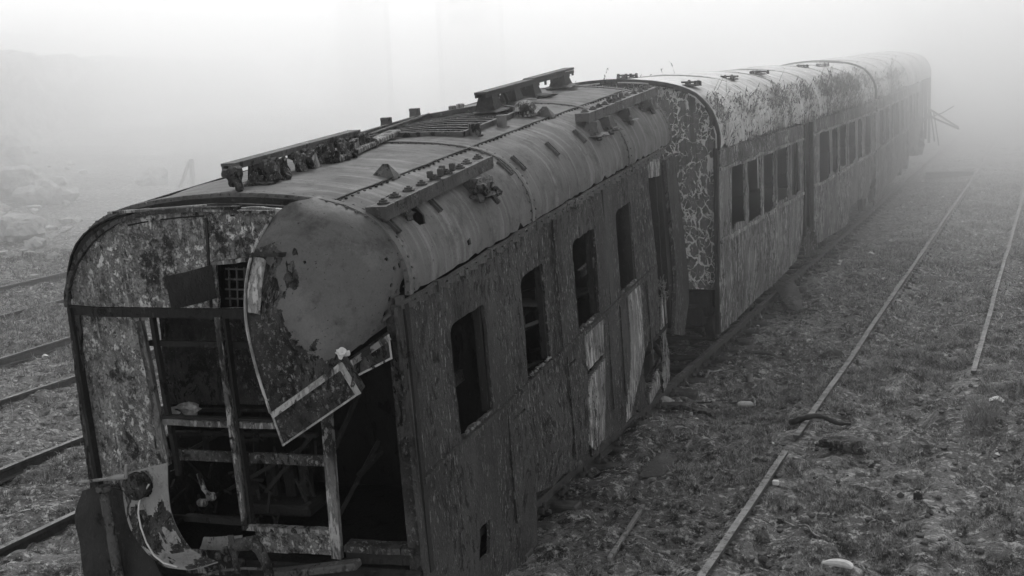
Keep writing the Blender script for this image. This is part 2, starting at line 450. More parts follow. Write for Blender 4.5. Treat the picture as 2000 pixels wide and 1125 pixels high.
# roof sheet with the big hatch hole and torn holes
R1.sag = lambda u: -.03 * max(0, u - 5) / 3
def rv(px, py): p = onroof(px, py); return (p[1], R1.v_of_t(p[0]))
hatch = [(a_, R1.v_of_t(b_)) for a_, b_ in ((3.5, -2.2), (3.5, -1.5), (3.68, -.84), (5.75, -.9), (6.2, -1.5), (5.6, -2.2))]
hatch_c = (4.85, R1.v_of_t(-1.5))
torn1 = [rv(*p) for p in ((795, 402), (812, 402), (828, 418), (832, 436), (820, 440), (805, 428))]
torn2 = [rv(*p) for p in ((752, 386), (762, 380), (775, 382), (770, 390), (757, 392))]
torn3 = [rv(*p) for p in ((912, 478), (918, 470), (923, 487), (917, 497))]
torn5 = [rv(*p) for p in ((925, 372), (932, 352), (940, 350), (941, 372), (932, 380))]
eave_out = [(.22, .0)]
ue = .22; up = []
while ue < 8.85:
    ue += rng.uniform(.05, .13); up.append((min(ue, 8.88), max(0, rng.normal(.0, .012)) + (.05 * rng.random() if rng.random() < .12 else 0)))
outer = eave_out + up + [(8.9, R1.L * q) for q in (.08, .2, .4, .6, .8)] + [(8.9, R1.L), (.22, R1.L)]
mb = MB().plate(outer, [hatch, torn1, torn2, torn3, torn5], lambda u, v, d: R1.at(u, v, d + .006 * math.sin(u * 7 + v * 3) * math.sin(v * 5) - .035 * math.exp(-((u - 2.7) ** 2 + (v - .55) ** 2) / .05)), .016, .1, .09, .004, .008)
roof = mb.build('roof', 'roof', c1, True)
# ribs
for s_ in (.25, 3.15, 6.72, 8.84):
    rb = ribbon(MB(), R1, s_ - .035, s_ + .035, 0, R1.L, .014).build('roof_rib', 'roof', roof, True)
    rv_m = MB()
    for v in np.arange(.03, R1.L, .085):
        for q in (-.055, .055):
            if rng.random() < .06: continue
            p = R1.at(s_ + q, v, -.004); rv_m.box(p, (.03, .02, .016), taper=.6)
    tag(rv_m.build('rivet_row', 'steel', roof), kind='stuff')
# longitudinal seams
for t in (-.57, -2.43):
    mb = MB(); v = R1.v_of_t(t); pr = None
    for u in np.arange(.3, 8.8, .22):
        p = R1.at(u, v + rng.normal(0, .003), -.006)
        if pr is not None: mb.beam(pr, p, .022, .014)
        pr = p
        if t > -1 and pr is not None and 3.4 < u < 5.9: pass
    mb.build('roof_seam', 'dark', roof); mb = MB()
    for u in np.arange(.32, 8.8, .11): mb.box(R1.at(u, v - .03, -.006), (.02, .026, .014), taper=.6)
    tag(mb.build('rivet_row', 'dark', roof), kind='stuff')
# hatch interior: kerb and ribs, cable troughs
mb = MB(); hs = [R1.at(u, v, -.03) for u, v in hatch]
for i in range(6): mb.beam(hs[i], hs[(i + 1) % 6], .04, .05)
hs = [hs[0], hs[2], hs[3], hs[5]]
mb.build('hatch_kerb', 'steel', roof)
mb = MB()
for k in range(7):
    f = (k + .5) / 7; a = hs[0] * (1 - f) + hs[3] * f; b = hs[1] * (1 - f) + hs[2] * f
    a = a - [0, 0, .09 + .05 * (k % 2)]; b = b - [0, 0, .09 + .05 * ((k + 1) % 2)]
    mb.beam(a, b, .05, .05)
mb.beam(hs[0] + [.1, .1, -.04], hs[2] + [-.5, 0, -.04], .12, .03); mb.beam(hs[3] - [0, 0, .1], hs[1] - [0, 0, .12], .06, .04)
tag(mb.build('hatch_slats', 'dark', roof), kind='stuff')
for u in np.linspace(3.62, 6.0, 13): ribbon(MB(), R1, u - .028, u + .028, R1.v_of_t(-.86), R1.v_of_t(-2.25), -.012, 14, .10).build('roof_carline', 'dark' if int(u * 10) % 3 else 'rust', roof)
mb = MB().plate([(hatch_c[0] - 2.2, hatch_c[1] - 1.2), (hatch_c[0] + 2.6, hatch_c[1] - 1.2), (hatch_c[0] + 2.6, hatch_c[1] + 1.2), (hatch_c[0] - 2.2, hatch_c[1] + 1.2)], [], lambda u, v, d: R1.at(u, v, d + .3), .02, .4)
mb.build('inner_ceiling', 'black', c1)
# walkway plank and pipe along the left of the hatch
a, b = onroof(655, 318), onroof(772, 268); MB().beam(a + [0, 0, .03], b + [0, 0, .05], .14, .05, bev=.01).build('walkway_plank', 'trim', roof)
a = onroof(700, 290) * [1, 1, 1]; 
pA, pB = FR1.un(706, 268, 't', -2.1), FR1.un(838, 223, 't', -2.1)
MB().tube([pA, pB, pB - [0, 0, .08]], .016).build('roof_pipe', 'steel', roof)
for px, py, hgt in ((756, 252, .10), (812, 238, .11)):
    p = FR1.un(px, py, 't', -2.25); z = R1.z(-2.25)
    MB().box((p[0], p[1], z + hgt / 2), (.1, .13, hgt), taper=.85, bev=0).box((p[0], p[1], z + hgt + .01), (.12, .05, .03)).build('roof_stub', 'steel', roof)
for px, py, l, w_ in ((928, 264, .13, .13), (981, 247, .13, .11), (900, 215, .08, .1), (885, 219, .08, .1)):
    p = onroof(px, py); MB().lathe(p + [0, 0, -.01], [(w_ / 2 + .02, 0), (w_ / 2 + .02, .015), (w_ / 2, .015), (w_ / 2, l), (w_ / 2 - .02, l + .005), (w_ / 2 - .02, l - .04)], 12).build('roof_vent_pipe', 'trim', roof, True)
p = onroof(1027, 226); MB().lathe(p, [(.13, 0), (.13, .02), (.1, .03), (.1, .06), (.135, .065), (.13, .1), (.105, .14), (.06, .165), (.01, .17)], 20).build('roof_dome_lamp', 'trim', roof, True)
for px, py in ((752, 344), (1063, 226)):
    p = onroof(px, py); mb = MB().add([p + [-.11, -.05, 0], p + [.11, -.05, -.02], p + [.11, .09, -.02], p + [-.11, .09, 0], p + [-.02, .02, .1], p + [.03, .02, .1]], [(0, 1, 5, 4), (1, 2, 5), (2, 3, 4, 5), (3, 0, 4)])
    mb.build('roof_lug', 'steel', roof)
for px, py in ((985, 330), (1012, 320), (1078, 292), (1131, 267), (845, 400), (763, 440), (1190, 235), (1220, 228), (1246, 205), (1160, 250)):
    p = onroof(px, py); v = R1.v_of_t(p[0]); mb = MB()
    a, b = R1.at(p[1], v - .09, -.012), R1.at(p[1] + .01, v + .09, -.012); nrm = R1.at(p[1], v, -1) - R1.at(p[1], v, 0)
    mb.beam(a, b, .06, .014, up=nrm); mb.beam(a + [0, .025, .0], b + [0, .025, 0], .012, .04, up=nrm); mb.beam(a - [0, .025, .0], b - [0, .025, 0], .012, .04, up=nrm)
    mb.build('cable_cleat', 'steel', roof)
# loose stones on the roof
for i, (px, py) in enumerate(((367, 384), (462, 372), (648, 336), (790, 300), (805, 292), (950, 277), (855, 350), (722, 300), (835, 310), (1080, 175), (388, 380), (595, 329), (776, 325), (1110, 178), (700, 350), (1060, 262))):
    p = onroof(px, py); r = rng.uniform(.018, .045)
    o = MB().lump((0, 0, 0), (r, r * 1.2, r * .6), i, 2, rough=.5).build('loose_debris', 'rust' if i != 7 else 'litter', roof); o.location = Vector(p + [0, 0, r * .3] - np.array(BASES[c1.name]))

def bolt_bar(name, s0, s1, t, z0, z1, w=.17, hgt=.08, n=9):
    mb = MB(); mb.beam((t, s0, z0), (t, s1, z1), w, .03)
    for sd in (-1, 1): mb.beam((t + sd * (w / 2 - .012), s0, z0 - .015 - hgt / 2), (t + sd * (w / 2 - .012), s1, z1 - .015 - hgt / 2), .02, hgt)
    mb.box((t, s0 + .01, z0 - hgt / 2), (w - .02, .018, hgt))
    bar = mb.build(name, 'steel', c1)
    for k in range(n):
        f = (k + .5) / n; p = (t + rng.uniform(-.02, .02), s0 + (s1 - s0) * f, z0 + (z1 - z0) * f + .016)
        b = MB().lathe(p, [(.05, 0), (.05, .012), (.034, .016), (.034, .03), (.016, .032), (.016, .042)], 10)
        if k in (4, 5) : b.box((p[0] + .04, p[1] + .03, p[2] + .05), (.05, .04, .07), bev=.008).box((p[0] - .03, p[1] - .03, p[2] + .045), (.05, .04, .06), bev=.008)
        b.build('bolt', 'steel', bar)
    return bar
def post_of(p): return p
# right front bar
b = FR1.un(738, 408, 't', -.2), FR1.un(950, 308, 't', -.2)
bolt_bar('equipment_bar', b[0][1], b[1][1], -.22, b[0][2], b[1][2])
zz = lambda t: R1.z(t)
def foot(name, s_, t, ztop, w=.2, l=.2, mat='steel'):
    mb = MB(); z = zz(t); n = max(.05, ztop - z + .03)
    mb.box((t, s_, z - .03 + n / 2), (w, l, n), taper=.6); mb.lump((t, s_, z - .015), (w * .8, l * .7, .02), int(s_ * 10), 2, rough=.6)
    mb.beam((t + w * .3, s_ - l * .4, z + .02), (t + w * .55, s_ - l * .6, z - .06), .05, .03)
    return mb.build(name, mat, c1)
def mid(s_): f = (s_ - b[0][1]) / (b[1][1] - b[0][1]); return b[0][2] * (1 - f) + b[1][2] * f
foot('equipment_bracket', b[0][1] + .45, -.2, mid(.7) - .09, .14, .1)
foot('equipment_bracket', b[1][1] - .55, -.12, mid(2.1) - .09, .2, .22)
p = np.array([-.05, b[1][1] - .5, .5])
MB().lump(p, (.07, .14, .08), 3, 3, rough=.8).lump(p + [.06, .1, -.06], (.05, .07, .05), 5, 2, rough=.7).tube([p + [0, -.1, .05], p + [.05, 0, -.05], p + [.1, .05, -.14]], .025).build('broken_insulator', 'rust', c1)
# right rear bar on four feet
b = FR1.un(1140, 224, 't', -.2), FR1.un(1276, 172, 't', -.2)
bolt_bar('equipment_bar', b[0][1], b[1][1], -.22, b[0][2], b[1][2], n=12)
for f in (.04, .2, .48, .82):
    s_ = b[0][1] + (b[1][1] - b[0][1]) * f; foot('equipment_bracket', s_, -.14, b[0][2] * (1 - f) + b[1][2] * f - .09, .2, .24)
# left front bar with hanging insulator boxes
base = onroof(512, 352); tL = base[0]
b = FR1.un(445, 322, 't', tL), FR1.un(692, 256, 't', tL)
mb = MB(); mb.beam(b[0], b[1], .13, .022)
for sd in (-1, 1): mb.beam(b[0] + [sd * .05, 0, -.025], b[1] + [sd * .05, 0, -.025], .02, .035)
barL = mb.build('equipment_bar', 'steel', c1)
for i, f in enumerate((-.05, .19, .25, .42, .49, .62, .78, .85, .97, 1.01)):
    s_ = b[0][1] + (b[1][1] - b[0][1]) * f; z = b[0][2] * (1 - f) + b[1][2] * f - .07; x = tL + .09
    mb = MB(); th = rng.uniform(-.5, .5); c_, s2 = math.cos(th), math.sin(th)
    Rm = np.array([[1, 0, 0], [0, c_, -s2], [0, s2, c_]])
    mb.tube([(tL + .02, s_, z + .02), (x + .02, s_, z)], [.035, .05])
    if i % 3 == 1: mb.box((x + .05, s_, z - .07), (.08, .13, .19), Rm); mb.box((x + .092, s_, z - .07), (.006, .09, .14), Rm, mi=1)
    else: mb.lump((x + .03, s_, z - .04 - .02 * (i % 2)), (.05, .075, .08), i + 11, 3, rough=.75)
    mb.build('hanging_insulator', ['rust', 'trim'], barL)
for f in (.2, .7):
    s_ = b[0][1] + (b[1][1] - b[0][1]) * f; z = b[0][2] * (1 - f) + b[1][2] * f
    mb = MB().box((tL + .02, s_, zz(tL) + (z - .06 - zz(tL)) / 2), (.16, .2, z - .02 - zz(tL)), taper=.8).lump((tL + .05, s_, zz(tL) + .0), (.17, .2, .03), 3, 3, rough=.7)
    for q in range(5): mb.lump((tL + .12 + rng.uniform(-.12, .12), s_ + rng.uniform(-.2, .2), zz(tL) + .03), .05, q + 20, 2, rough=.8)
    mb.build('equipment_bracket', 'rust', c1)
# left rear bar on tapered stands
base = onroof(965, 212); tR = base[0]
b = FR1.un(938, 183, 't', tR), FR1.un(1111, 136, 't', tR)
mb = MB(); m_ = b[0] * .5 + b[1] * .5; mb.beam(b[0], m_, .15, .03); mb.beam(m_ + [0, 0, .012], b[1] + [0, 0, .012], .15, .03)
for sd in (-1, 1): mb.beam(b[0] + [sd * .06, 0, -.03], b[1] + [sd * .06, 0, -.03], .02, .04)
for q in range(14): f = rng.random(); p = b[0] * (1 - f) + b[1] * f; mb.box(p + [.06, 0, -.06], (.02, .04, rng.uniform(.03, .08)))
barR = mb.build('equipment_bar', 'dark', c1)
for f in (.07, .3, .5, .88):
    p = b[0] * (1 - f) + b[1] * f; z0 = zz(tR) - .02; z1 = p[2] - .03
    MB().box((tR, p[1], (z0 + z1) / 2), (.26, .3, z1 - z0), taper=.6).lump((tR + .05, p[1], z0 + .02), (.22, .26, .03), int(f * 9), 2, rough=.6).build('bar_stand', 'dark', c1)
p = b[0] * .78 + b[1] * .22; MB().tube([p - [0, 0, .03], (p[0] + .05, p[1], zz(tR))], .02).build('bar_rod', 'dark', barR)

# --- side wall (right)
bend = lambda s_, z: .0 + .02 * math.sin(s_ * 2.1) * math.sin(z * 2) + (.07 * math.exp(-(((s_ - 3.1) / .5) ** 2 + ((z + 2.15) / .4) ** 2)) if z < -1.5 else 0) - max(0, -z - 2.4) * .06
side_fn = lambda u, v, d: np.array([bend(u, v) - d, u, v])
bot = [(2.62, -3.1)] + [SZ(*p) for p in ((1054, 1000), (1050, 962), (1066, 955), (1083, 948), (1098, 925), (1121, 920), (1140, 905), (1147, 903), (1151, 880), (1158, 876), (1163, 893), (1189, 861), (1215, 842), (1235, 822), (1246, 800), (1257, 806), (1275, 782), (1290, 758))]
sd_outer = [(.0, -.04), (7.62, -.04)] + [SZ(*p) for p in ((1267, 372), (1273, 430), (1283, 517), (1287, 580), (1288, 650))] + [SZ(*p) for p in ((1266, 668), (1252, 692), (1256, 730), (1262, 752), (1268, 785))] + bot[::-1][2:] + [(.0, -3.1)]
def rr(s0, s1, z0, z1, r=.1, k=0):
    o = [(s0, z0), (s1, z0)]
    for cx, a0 in ((s1 - r * .4, 0), (s0 + r, 90)):
        r_ = r * .4 if a0 == 0 else r
        o += [(cx + r_ * math.cos(math.radians(a)), z1 - r_ + r_ * math.sin(math.radians(a))) for a in np.linspace(a0, a0 + 90, 5)]
    return o
wins = [(.96, 1.70), (2.63, 3.36), (4.31, 5.06), (5.98, 6.72)]
holes = [rr(a, b_, -1.40 + .02 * math.sin(a * 9), -.44) for a, b_ in wins]
holes += [[SZ(*p) for p in q] for q in (((934, 1034), (955, 1014), (957, 1080), (935, 1096)), ((1147, 726), (1178, 690), (1179, 699), (1149, 737)), ((1005, 815), (1025, 797), (1026, 801), (1006, 820)), ((1109, 715), (1123, 700), (1124, 704), (1110, 719)))]
MB().plate(sd_outer, holes, side_fn, .03, .14, .07, .006, .006).build('side_wall', 'side', c1)
# bare white patches under windows = stripped panels
def strip(pts, name, mat, out=.012, par=c1, th=.03, jit=.006):
    return MB().plate([SZ(*p) for p in pts], [], lambda u, v, d: side_fn(u, v, d - out), th, .12, .07, jit).build(name, mat, par)
strip(((1224, 572), (1250, 556), (1252, 640), (1255, 690), (1240, 780), (1236, 815), (1226, 826), (1231, 700)), 'stripped_panel', 'side2')
strip(((1140, 655), (1176, 622), (1180, 690), (1146, 724)), 'stripped_panel', 'side2')
strip(((1148, 745), (1182, 700), (1185, 855), (1163, 880), (1150, 868)), 'stripped_panel', 'side2', .016)
# belt moulding, gutter, vertical cover strips, sill trash
mb = MB(); pr = None
for u in np.arange(.1, 7.75, .25):
    p = np.array([bend(u, -1.44) + .018, u, -1.44 + rng.normal(0, .004)])
    if pr is not None: mb.beam(pr, p, .03, .045)
    pr = p
mb.build('belt_moulding', 'side', c1)
mb = MB(); pr = None
for u in np.arange(.05, 8.6, .22):
    p = np.array([.022 + rng.normal(0, .004), u, -.02 + R1.sag(u) + rng.normal(0, .006)])
    if pr is not None: mb.beam(pr, p, .035, .022); mb.beam(pr + [.0, 0, -.02], p + [.0, 0, -.055], .018, .05)
    pr = p
for u in (.7, 1.9, 3.15, 4.4, 6.7): mb.box((.03, u, -.04), (.04, .035, .09))
mb.build('gutter', 'steel', c1)
for u in (2.06, 3.75, 5.4, 5.88, 7.1): MB().beam((bend(u, -2) + .012, u, -1.5), (bend(u, -2.3) + .012, u, -2.6), .012, .05, up=(0, 1, 0)).build('cover_strip', 'side', c1)
for u in (3.72, 5.5): MB().beam((.01, u, -.1), (.012, u, -1.4), .01, .04, up=(0, 1, 0)).build('cover_strip', 'side', c1)
for a, b_ in wins:
    mb = MB()
    for q in range(26): mb.lump((-.005 + rng.uniform(-.015, .015), rng.uniform(a + .03, b_ - .03), -1.39), (.018, rng.uniform(.01, .04), .012), q, 1, rough=.7)
    tag(mb.build('sill_rubble', 'trim', c1), kind='stuff')
    for s_ in (a + .02, b_ - .02): MB().beam((-.06, s_, -.46), (-.06, s_, -1.4), .06, .04, up=(0, 1, 0)).build('window_jamb', 'dark', c1)
# far side wall with one open cab window, floor, partitions
holesL = [[(.55, -1.5), (1.2, -1.5), (1.25, -.35), (.55, -.35)]]
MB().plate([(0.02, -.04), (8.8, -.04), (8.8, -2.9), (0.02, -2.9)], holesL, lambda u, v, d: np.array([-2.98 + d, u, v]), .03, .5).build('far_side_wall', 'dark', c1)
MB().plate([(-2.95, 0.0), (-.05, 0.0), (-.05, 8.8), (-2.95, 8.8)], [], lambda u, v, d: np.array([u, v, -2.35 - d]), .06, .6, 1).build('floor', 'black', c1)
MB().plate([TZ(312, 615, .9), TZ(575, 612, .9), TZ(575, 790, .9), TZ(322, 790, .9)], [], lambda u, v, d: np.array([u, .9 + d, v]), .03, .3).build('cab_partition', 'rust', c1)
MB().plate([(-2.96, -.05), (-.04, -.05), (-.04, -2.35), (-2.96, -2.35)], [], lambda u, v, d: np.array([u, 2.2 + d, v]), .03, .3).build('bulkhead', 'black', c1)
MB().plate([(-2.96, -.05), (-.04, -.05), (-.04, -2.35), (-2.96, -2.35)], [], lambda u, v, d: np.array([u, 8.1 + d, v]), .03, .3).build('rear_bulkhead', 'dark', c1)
mb = MB()
for q in range(60):
    a = np.array([rng.uniform(-2.7, -.3), rng.uniform(2.4, 7.6), rng.uniform(-2.3, -1.5)]); d = rng.normal(0, 1, 3) * [.5, .8, .25]; e_ = a + d; e_[0] = min(max(e_[0], -2.8), -.25); e_[1] = min(max(e_[1], 2.35), 7.9); e_[2] = max(e_[2], -2.3); mb.beam(a, e_, rng.uniform(.03, .12), .03)
for q in range(8): mb.box((rng.uniform(-2.6, -.5), rng.uniform(2.6, 7.8), -1.95), (.9, .5, .8), bev=.04)
tag(mb.build('seat_wreckage', 'dark', c1), kind='stuff')
for s_ in (2.0, 3.9, 5.6, 7.3): MB().beam((-.12, s_, -.1), (-.16, s_ + .1, -2.4), .07, .07, up=(0, 1, 0)).build('inner_post', 'dark', c1)
mb = MB()
for s_, z in ((3.0, -1.15), (4.7, -.95), (1.3, -1.2), (6.3, -1.1)): mb.beam((-.4, s_ - .6, z), (-.35, s_ + .6, z + .06), .04, .1)
mb.beam((-.5, 1.0, -.5), (-.7, 1.9, -1.6), .05, .05)
mb.build('inner_rail', 'steel', c1)

# --- front end
ARC = [(120, 603), (121, 575), (130, 545), (143, 515), (160, 492), (180, 468), (200, 452), (231, 432), (265, 421), (303, 413), (350, 409), (398, 407), (470, 406)]
up_o = [TZ(*p) for p in ARC] + [(-1.1, .75), (-.8, .72), (-.75, .5), (-.75, -.06)]
face_fn = lambda s0: (lambda u, v, d: np.array([u, s0 + d - .0 + .10 * (abs((u + 1.5)) / 1.5) ** 4, v]))
def face(pts, holes, name, mat, s0=0., th=.03, par=c1, raw=False, grid=.12, jit=.004, hj=None):
    o = pts if raw else [TZ(*p) for p in pts]; hh = [[TZ(*p) for p in h_] for h_ in holes]
    return MB().plate(o, hh, face_fn(s0), th, grid, .06, jit, hj).build(name, mat, par)
fp = face(up_o, [[(421, 517), (487, 509), (487, 600), (426, 603)], [(471, 435), (476, 434), (477, 440), (472, 441)]], 'front_panel', 'face', raw=True)
# rim round the arch
mb = MB(); pr = None
for p in ARC: 
    t_, z_ = TZ(*p); q = np.array([t_, -.02 + .10 * (abs(t_ + 1.5) / 1.5) ** 4, z_])
    if pr is not None: mb.beam(pr, q, .035, .06, up=(0, 1, 0))
    pr = q
mb.build('arch_rim', 'rust', fp)
a, b_ = TZ(405, 409), TZ(540, 412)
MB().beam((a[0], -.04, a[1] + .0), (b_[0], -.04, b_[1] + .0), .035, .02).beam((a[0] - .9, -.01, a[1] - .0), (a[0], -.01, a[1] + .03), .03, .02).build('arch_lip', 'trim', fp)
mb = MB().beam((TZ(404, 425)[0], -.012, TZ(404, 425)[1]), (TZ(414, 600)[0], -.012, TZ(414, 600)[1]), .02, .012, up=(0, 1, 0)); mb.build('panel_seam', 'dark', fp)
# shroud between face and first rib: the skin is gone on the left, leaving inner ribs
mb = MB()
for s_, dd in ((.1, .05), (.2, .02)): ribbon(mb, R1, s_ - .02, s_ + .02, .35, R1.L - .3, -dd, 40, dd + .06)
mb.build('inner_arch', 'dark', c1, True)
MB().plate([(0.06, 2.6), (.25, 2.6), (.25, R1.L - .02), (0.06, R1.L - .02)], [], lambda u, v, d: R1.at(u, v, d + .03), .012, .1).build('corner_skin', 'dark', c1, True)
MB().plate([(0.0, 1.0), (.3, 1.0), (.3, 2.75), (0.0, 2.75)], [], lambda u, v, d: R1.at(u, v, d + .12), .012, .2).build('inner_lining', 'black', c1, True)
# belt, side panel, corner
def strip2(name, mat, pa, pb, w, s0=-.01, dep=.04, par=c1):
    a, b_ = TZ(*pa), TZ(*pb); fs = face_fn(s0); A, Bq = fs(a[0], a[1], 0), fs(b_[0], b_[1], 0); n = 6; mb = MB(); pr = None
    for i in range(n + 1):
        p = A + (Bq - A) * i / n; p = fs(p[0], p[2], 0) + rng.normal(0, .0025, 3)
        if pr is not None: mb.beam(pr, p, w, dep, up=(0, 1, 0))
        pr = p
    return mb.build(name, mat, par)
strip2('front_belt', 'dark', (121, 609), (500, 611), .075, -.015)
lp = face(((138, 617), (270, 622), (300, 760), (318, 900), (312, 935), (190, 1010), (172, 985), (144, 700)), [[(299, 852), (303, 853), (306, 880), (302, 878)]], 'front_panel', 'face')
face(((121, 617), (148, 619), (153, 720), (172, 900), (190, 1010), (176, 1010), (164, 985), (148, 860), (130, 700)), [], 'corner_post', 'rust', -.03, .08)  # mottled dark corner strip: shade of the turned side put into the colour
strip2('window_post', 'trim', (277, 625), (330, 905), .055, -.03, .05)
strip2('window_post', 'dark', (293, 622), (345, 930), .035, .03, .05)
strip2('mullion', 'trim', (429, 618), (482, 1022), .05, -.02, .05)
strip2('mullion', 'dark', (440, 618), (493, 1020), .022, -.0, .06)
strip2('window_bar', 'dark', (285, 673), (520, 678), .045, .05, .03)
strip2('window_rail', 'trim', (300, 822), (540, 830), .05, -.0, .05)
strip2('window_rail', 'dark', (305, 813), (540, 820), .02, .0, .05)
strip2('window_rail', 'rust', (320, 893), (645, 905), .085, .06, .03)
strip2('window_post', 'trim', (632, 700), (660, 1088), .085, -.02, .05)
face(((496, 1030), (648, 1042), (652, 1086), (560, 1082), (500, 1078)), [], 'front_panel', 'face', .01)
strip2('front_sill', 'trim', (480, 1026), (648, 1034), .035, -.03, .07)
strip2('front_sill', 'dark', (360, 1012), (500, 1022), .05, .02, .06)
face(((400, 1068), (410, 1040), (430, 1040), (485, 1036), (484, 1060), (470, 1066), (440, 1070)), [], 'torn_flap', 'plate', -.1, .012)
# doorway at the right, corner posts
for pa, pb, w, s0, m_ in (((757, 600), (806, 1120), .10, .02, 'rust'), ((771, 585), (826, 1125), .05, -.0, 'steel'), ((781, 600), (834, 1125), .022, .0, 'dark')):
    strip2('door_post', m_, pa, pb, w, s0, .07)
strip2('door_sill', 'rust', (675, 1068), (800, 1082), .05, .03, .15)
strip2('door_sill', 'dark', (675, 1090), (800, 1100), .09, .05, .1)
MB().beam(FR1.un(530, 1122, 's', -.15), FR1.un(700, 1102, 's', -.15), .12, .06, bev=.01).build('loose_beam', 'steel', c1)
mb = MB(); 
for p in [(640, 905, 700, 770), (700, 930, 745, 880), (655, 1020, 740, 860)]: mb.beam(FR1.un(p[0], p[1], 's', .6), FR1.un(p[2], p[3], 's', .8), .05, .03)
mb.build('cab_brace', 'dark', c1)
# flap and grille in the front panel opening
ctr = [[FR1.un(323, 541, 's', -.22), FR1.un(372, 529, 's', -.12), FR1.un(414, 517, 's', -.03)], [FR1.un(328, 572, 's', -.22), FR1.un(378, 562, 's', -.13), FR1.un(419, 552, 's', -.03)], [FR1.un(335, 605, 's', -.22), FR1.un(382, 594, 's', -.12), FR1.un(424, 582, 's', -.03)]]
MB().patch(ctr, 12, 14, .012).build('hinged_flap', 'dark', c1, True)
strip2('opening_lip', 'trim', (420, 512), (488, 505), .03, -.03, .04)
mb = MB()
for x in (447, 462, 477): mb.tube([FR1.un(x, 522, 's', .1), FR1.un(x + 3, 598, 's', .1)], .008)
for y in (525, 545, 565, 583): mb.tube([FR1.un(440, y, 's', .1), FR1.un(484, y + 1, 's', .1)], .008)
mb.build('grille', 'steel', c1)
# cab interior clutter
mb = MB(); 
for a in ((340, 850, 345, 905), (400, 850, 406, 900), (500, 850, 500, 890), (520, 960, 610, 850), (440, 960, 600, 870), (370, 880, 450, 835), (330, 800, 620, 800), (340, 845, 620, 850)): mb.beam(FR1.un(a[0], a[1], 's', .55), FR1.un(a[2], a[3], 's', .6), .045, .03)
for x in (500, 535, 570, 600): mb.box(FR1.un(x, 950, 's', .8), (.1, .1, .45), bev=.02)
mb.box(FR1.un(550, 985, 's', .7), (.7, .3, .1), bev=.02)
for q in range(50): p = FR1.un(rng.uniform(320, 640), rng.uniform(850, 1010), 's', rng.uniform(.4, .8)); mb.beam(p, p + rng.normal(0, .1, 3), .02, .02)
tag(mb.build('cab_wreckage', 'dark', c1), kind='stuff')
p1, p2, p3 = FR1.un(388, 925, 's', .3), FR1.un(398, 955, 's', .25), FR1.un(412, 970, 's', .2)
MB().tube([p1, p2, p3], .022).box(p3, (.08, .06, .07), bev=.015).box(FR1.un(395, 982, 's', .2), (.09, .06, .06), bev=.015).build('brake_valve', 'trim', c1)
pw = [FR1.un(*q, 's', .05) for q in ((331, 815), (338, 850), (336, 890), (344, 905), (340, 918), (333, 920))]
MB().tube(pw, .004, 5).build('hanging_wire', 'trim', c1, True)
MB().tube([FR1.un(305, 628, 's', .25), FR1.un(326, 765, 's', .25)], .008).build('hanging_wire', 'litter', c1)
MB().lump(FR1.un(355, 800, 's', .3), (.12, .08, .05), 4, 3, rough=.8).build('loose_rubble', 'white', c1)

# --- the peeled cab roof sheet
U = lambda x, y, s: FR1.un(x, y, 's', s)
ctrl = [
 [U(622, 384, .26), U(706, 411, .26), U(760, 458, .26), U(789, 515, .26), U(792, 560, .24)],
 [U(598, 390, .12), U(665, 430, .02), U(718, 488, -.02), U(755, 560, 0), U(765, 612, .08)],
 [U(568, 397, .0), U(610, 455, -.16), U(655, 535, -.22), U(698, 615, -.2), U(722, 665, -.1)],
 [U(545, 412, -.03), U(548, 485, -.27), U(572, 585, -.38), U(612, 680, -.4), U(642, 728, -.36)],
 [U(530, 425, -.03), U(490, 505, -.30), U(480, 610, -.42), U(500, 715, -.44), U(529, 806, -.44)]]
def dome_keep(u, v):
    n = float(fbm(u * 14, v * 14, 0, 3, 3)) * .02
    for cu, cv, r in ((.06, .72, .03), (.14, .9, .03), (.3, .96, .03), (.24, .88, .012), (.45, .97, .02), (.66, .3, .022), (.62, .37, .016), (.70, .36, .02), (.04, .93, .06), (.0, .85, .03), (.12, .99, .035), (.2, .78, .012), (.16, .62, .012), (.13, .7, .01)):
        if (u - cu) ** 2 + (v - cv) ** 2 * 1.2 < max(0, r + n) ** 2: return False
    if v > .985 + float(vnoise(u * 30, 0, 0, 9)) * .02 and u < .7: return False
    return True
def dome_mat(u, v):
    n = float(fbm(u * 7, v * 7, 0, 4, 8)) * .1
    return 1 if (u - .79 + n > 0 and v > .2) or (u + v > 1.55 + n * 1.5) else 0
dome = MB().patch(ctrl, 150, 150, .012, dome_keep, dome_mat, .016).build('peeled_roof_panel', ['dome', 'rust'], c1, True)
tag(dome, 'buckled cab roof panel hanging down over the front')
# curled left edge, seam and lip
mb = MB(); pr = None
e = [ctrl[4][i] for i in range(5)]
E_ = np.array(MB().patch([e, [q + [0, .01, 0] for q in e]], 2, 30).v)[:30]
mb.tube([tuple(p + np.array([0, -.006, 0])) for p in E_], .012, 6); mb.build('curled_edge', 'white', dome, True)
MB().patch([[U(496, 502, -.34), U(513, 504, -.36), U(520, 510, -.33)], [U(484, 560, -.42), U(502, 560, -.44), U(512, 560, -.4)], [U(484, 610, -.44), U(498, 612, -.46), U(508, 615, -.43)]], 12, 10, .008).build('bent_strip', 'white', dome, True)
MB().patch([[U(498, 490, -.33), U(530, 494, -.4), U(560, 492, -.32)], [U(503, 500, -.36), U(530, 502, -.4), U(557, 499, -.36)]], 6, 14, .01).build('creased_lip', 'dark', dome, True)
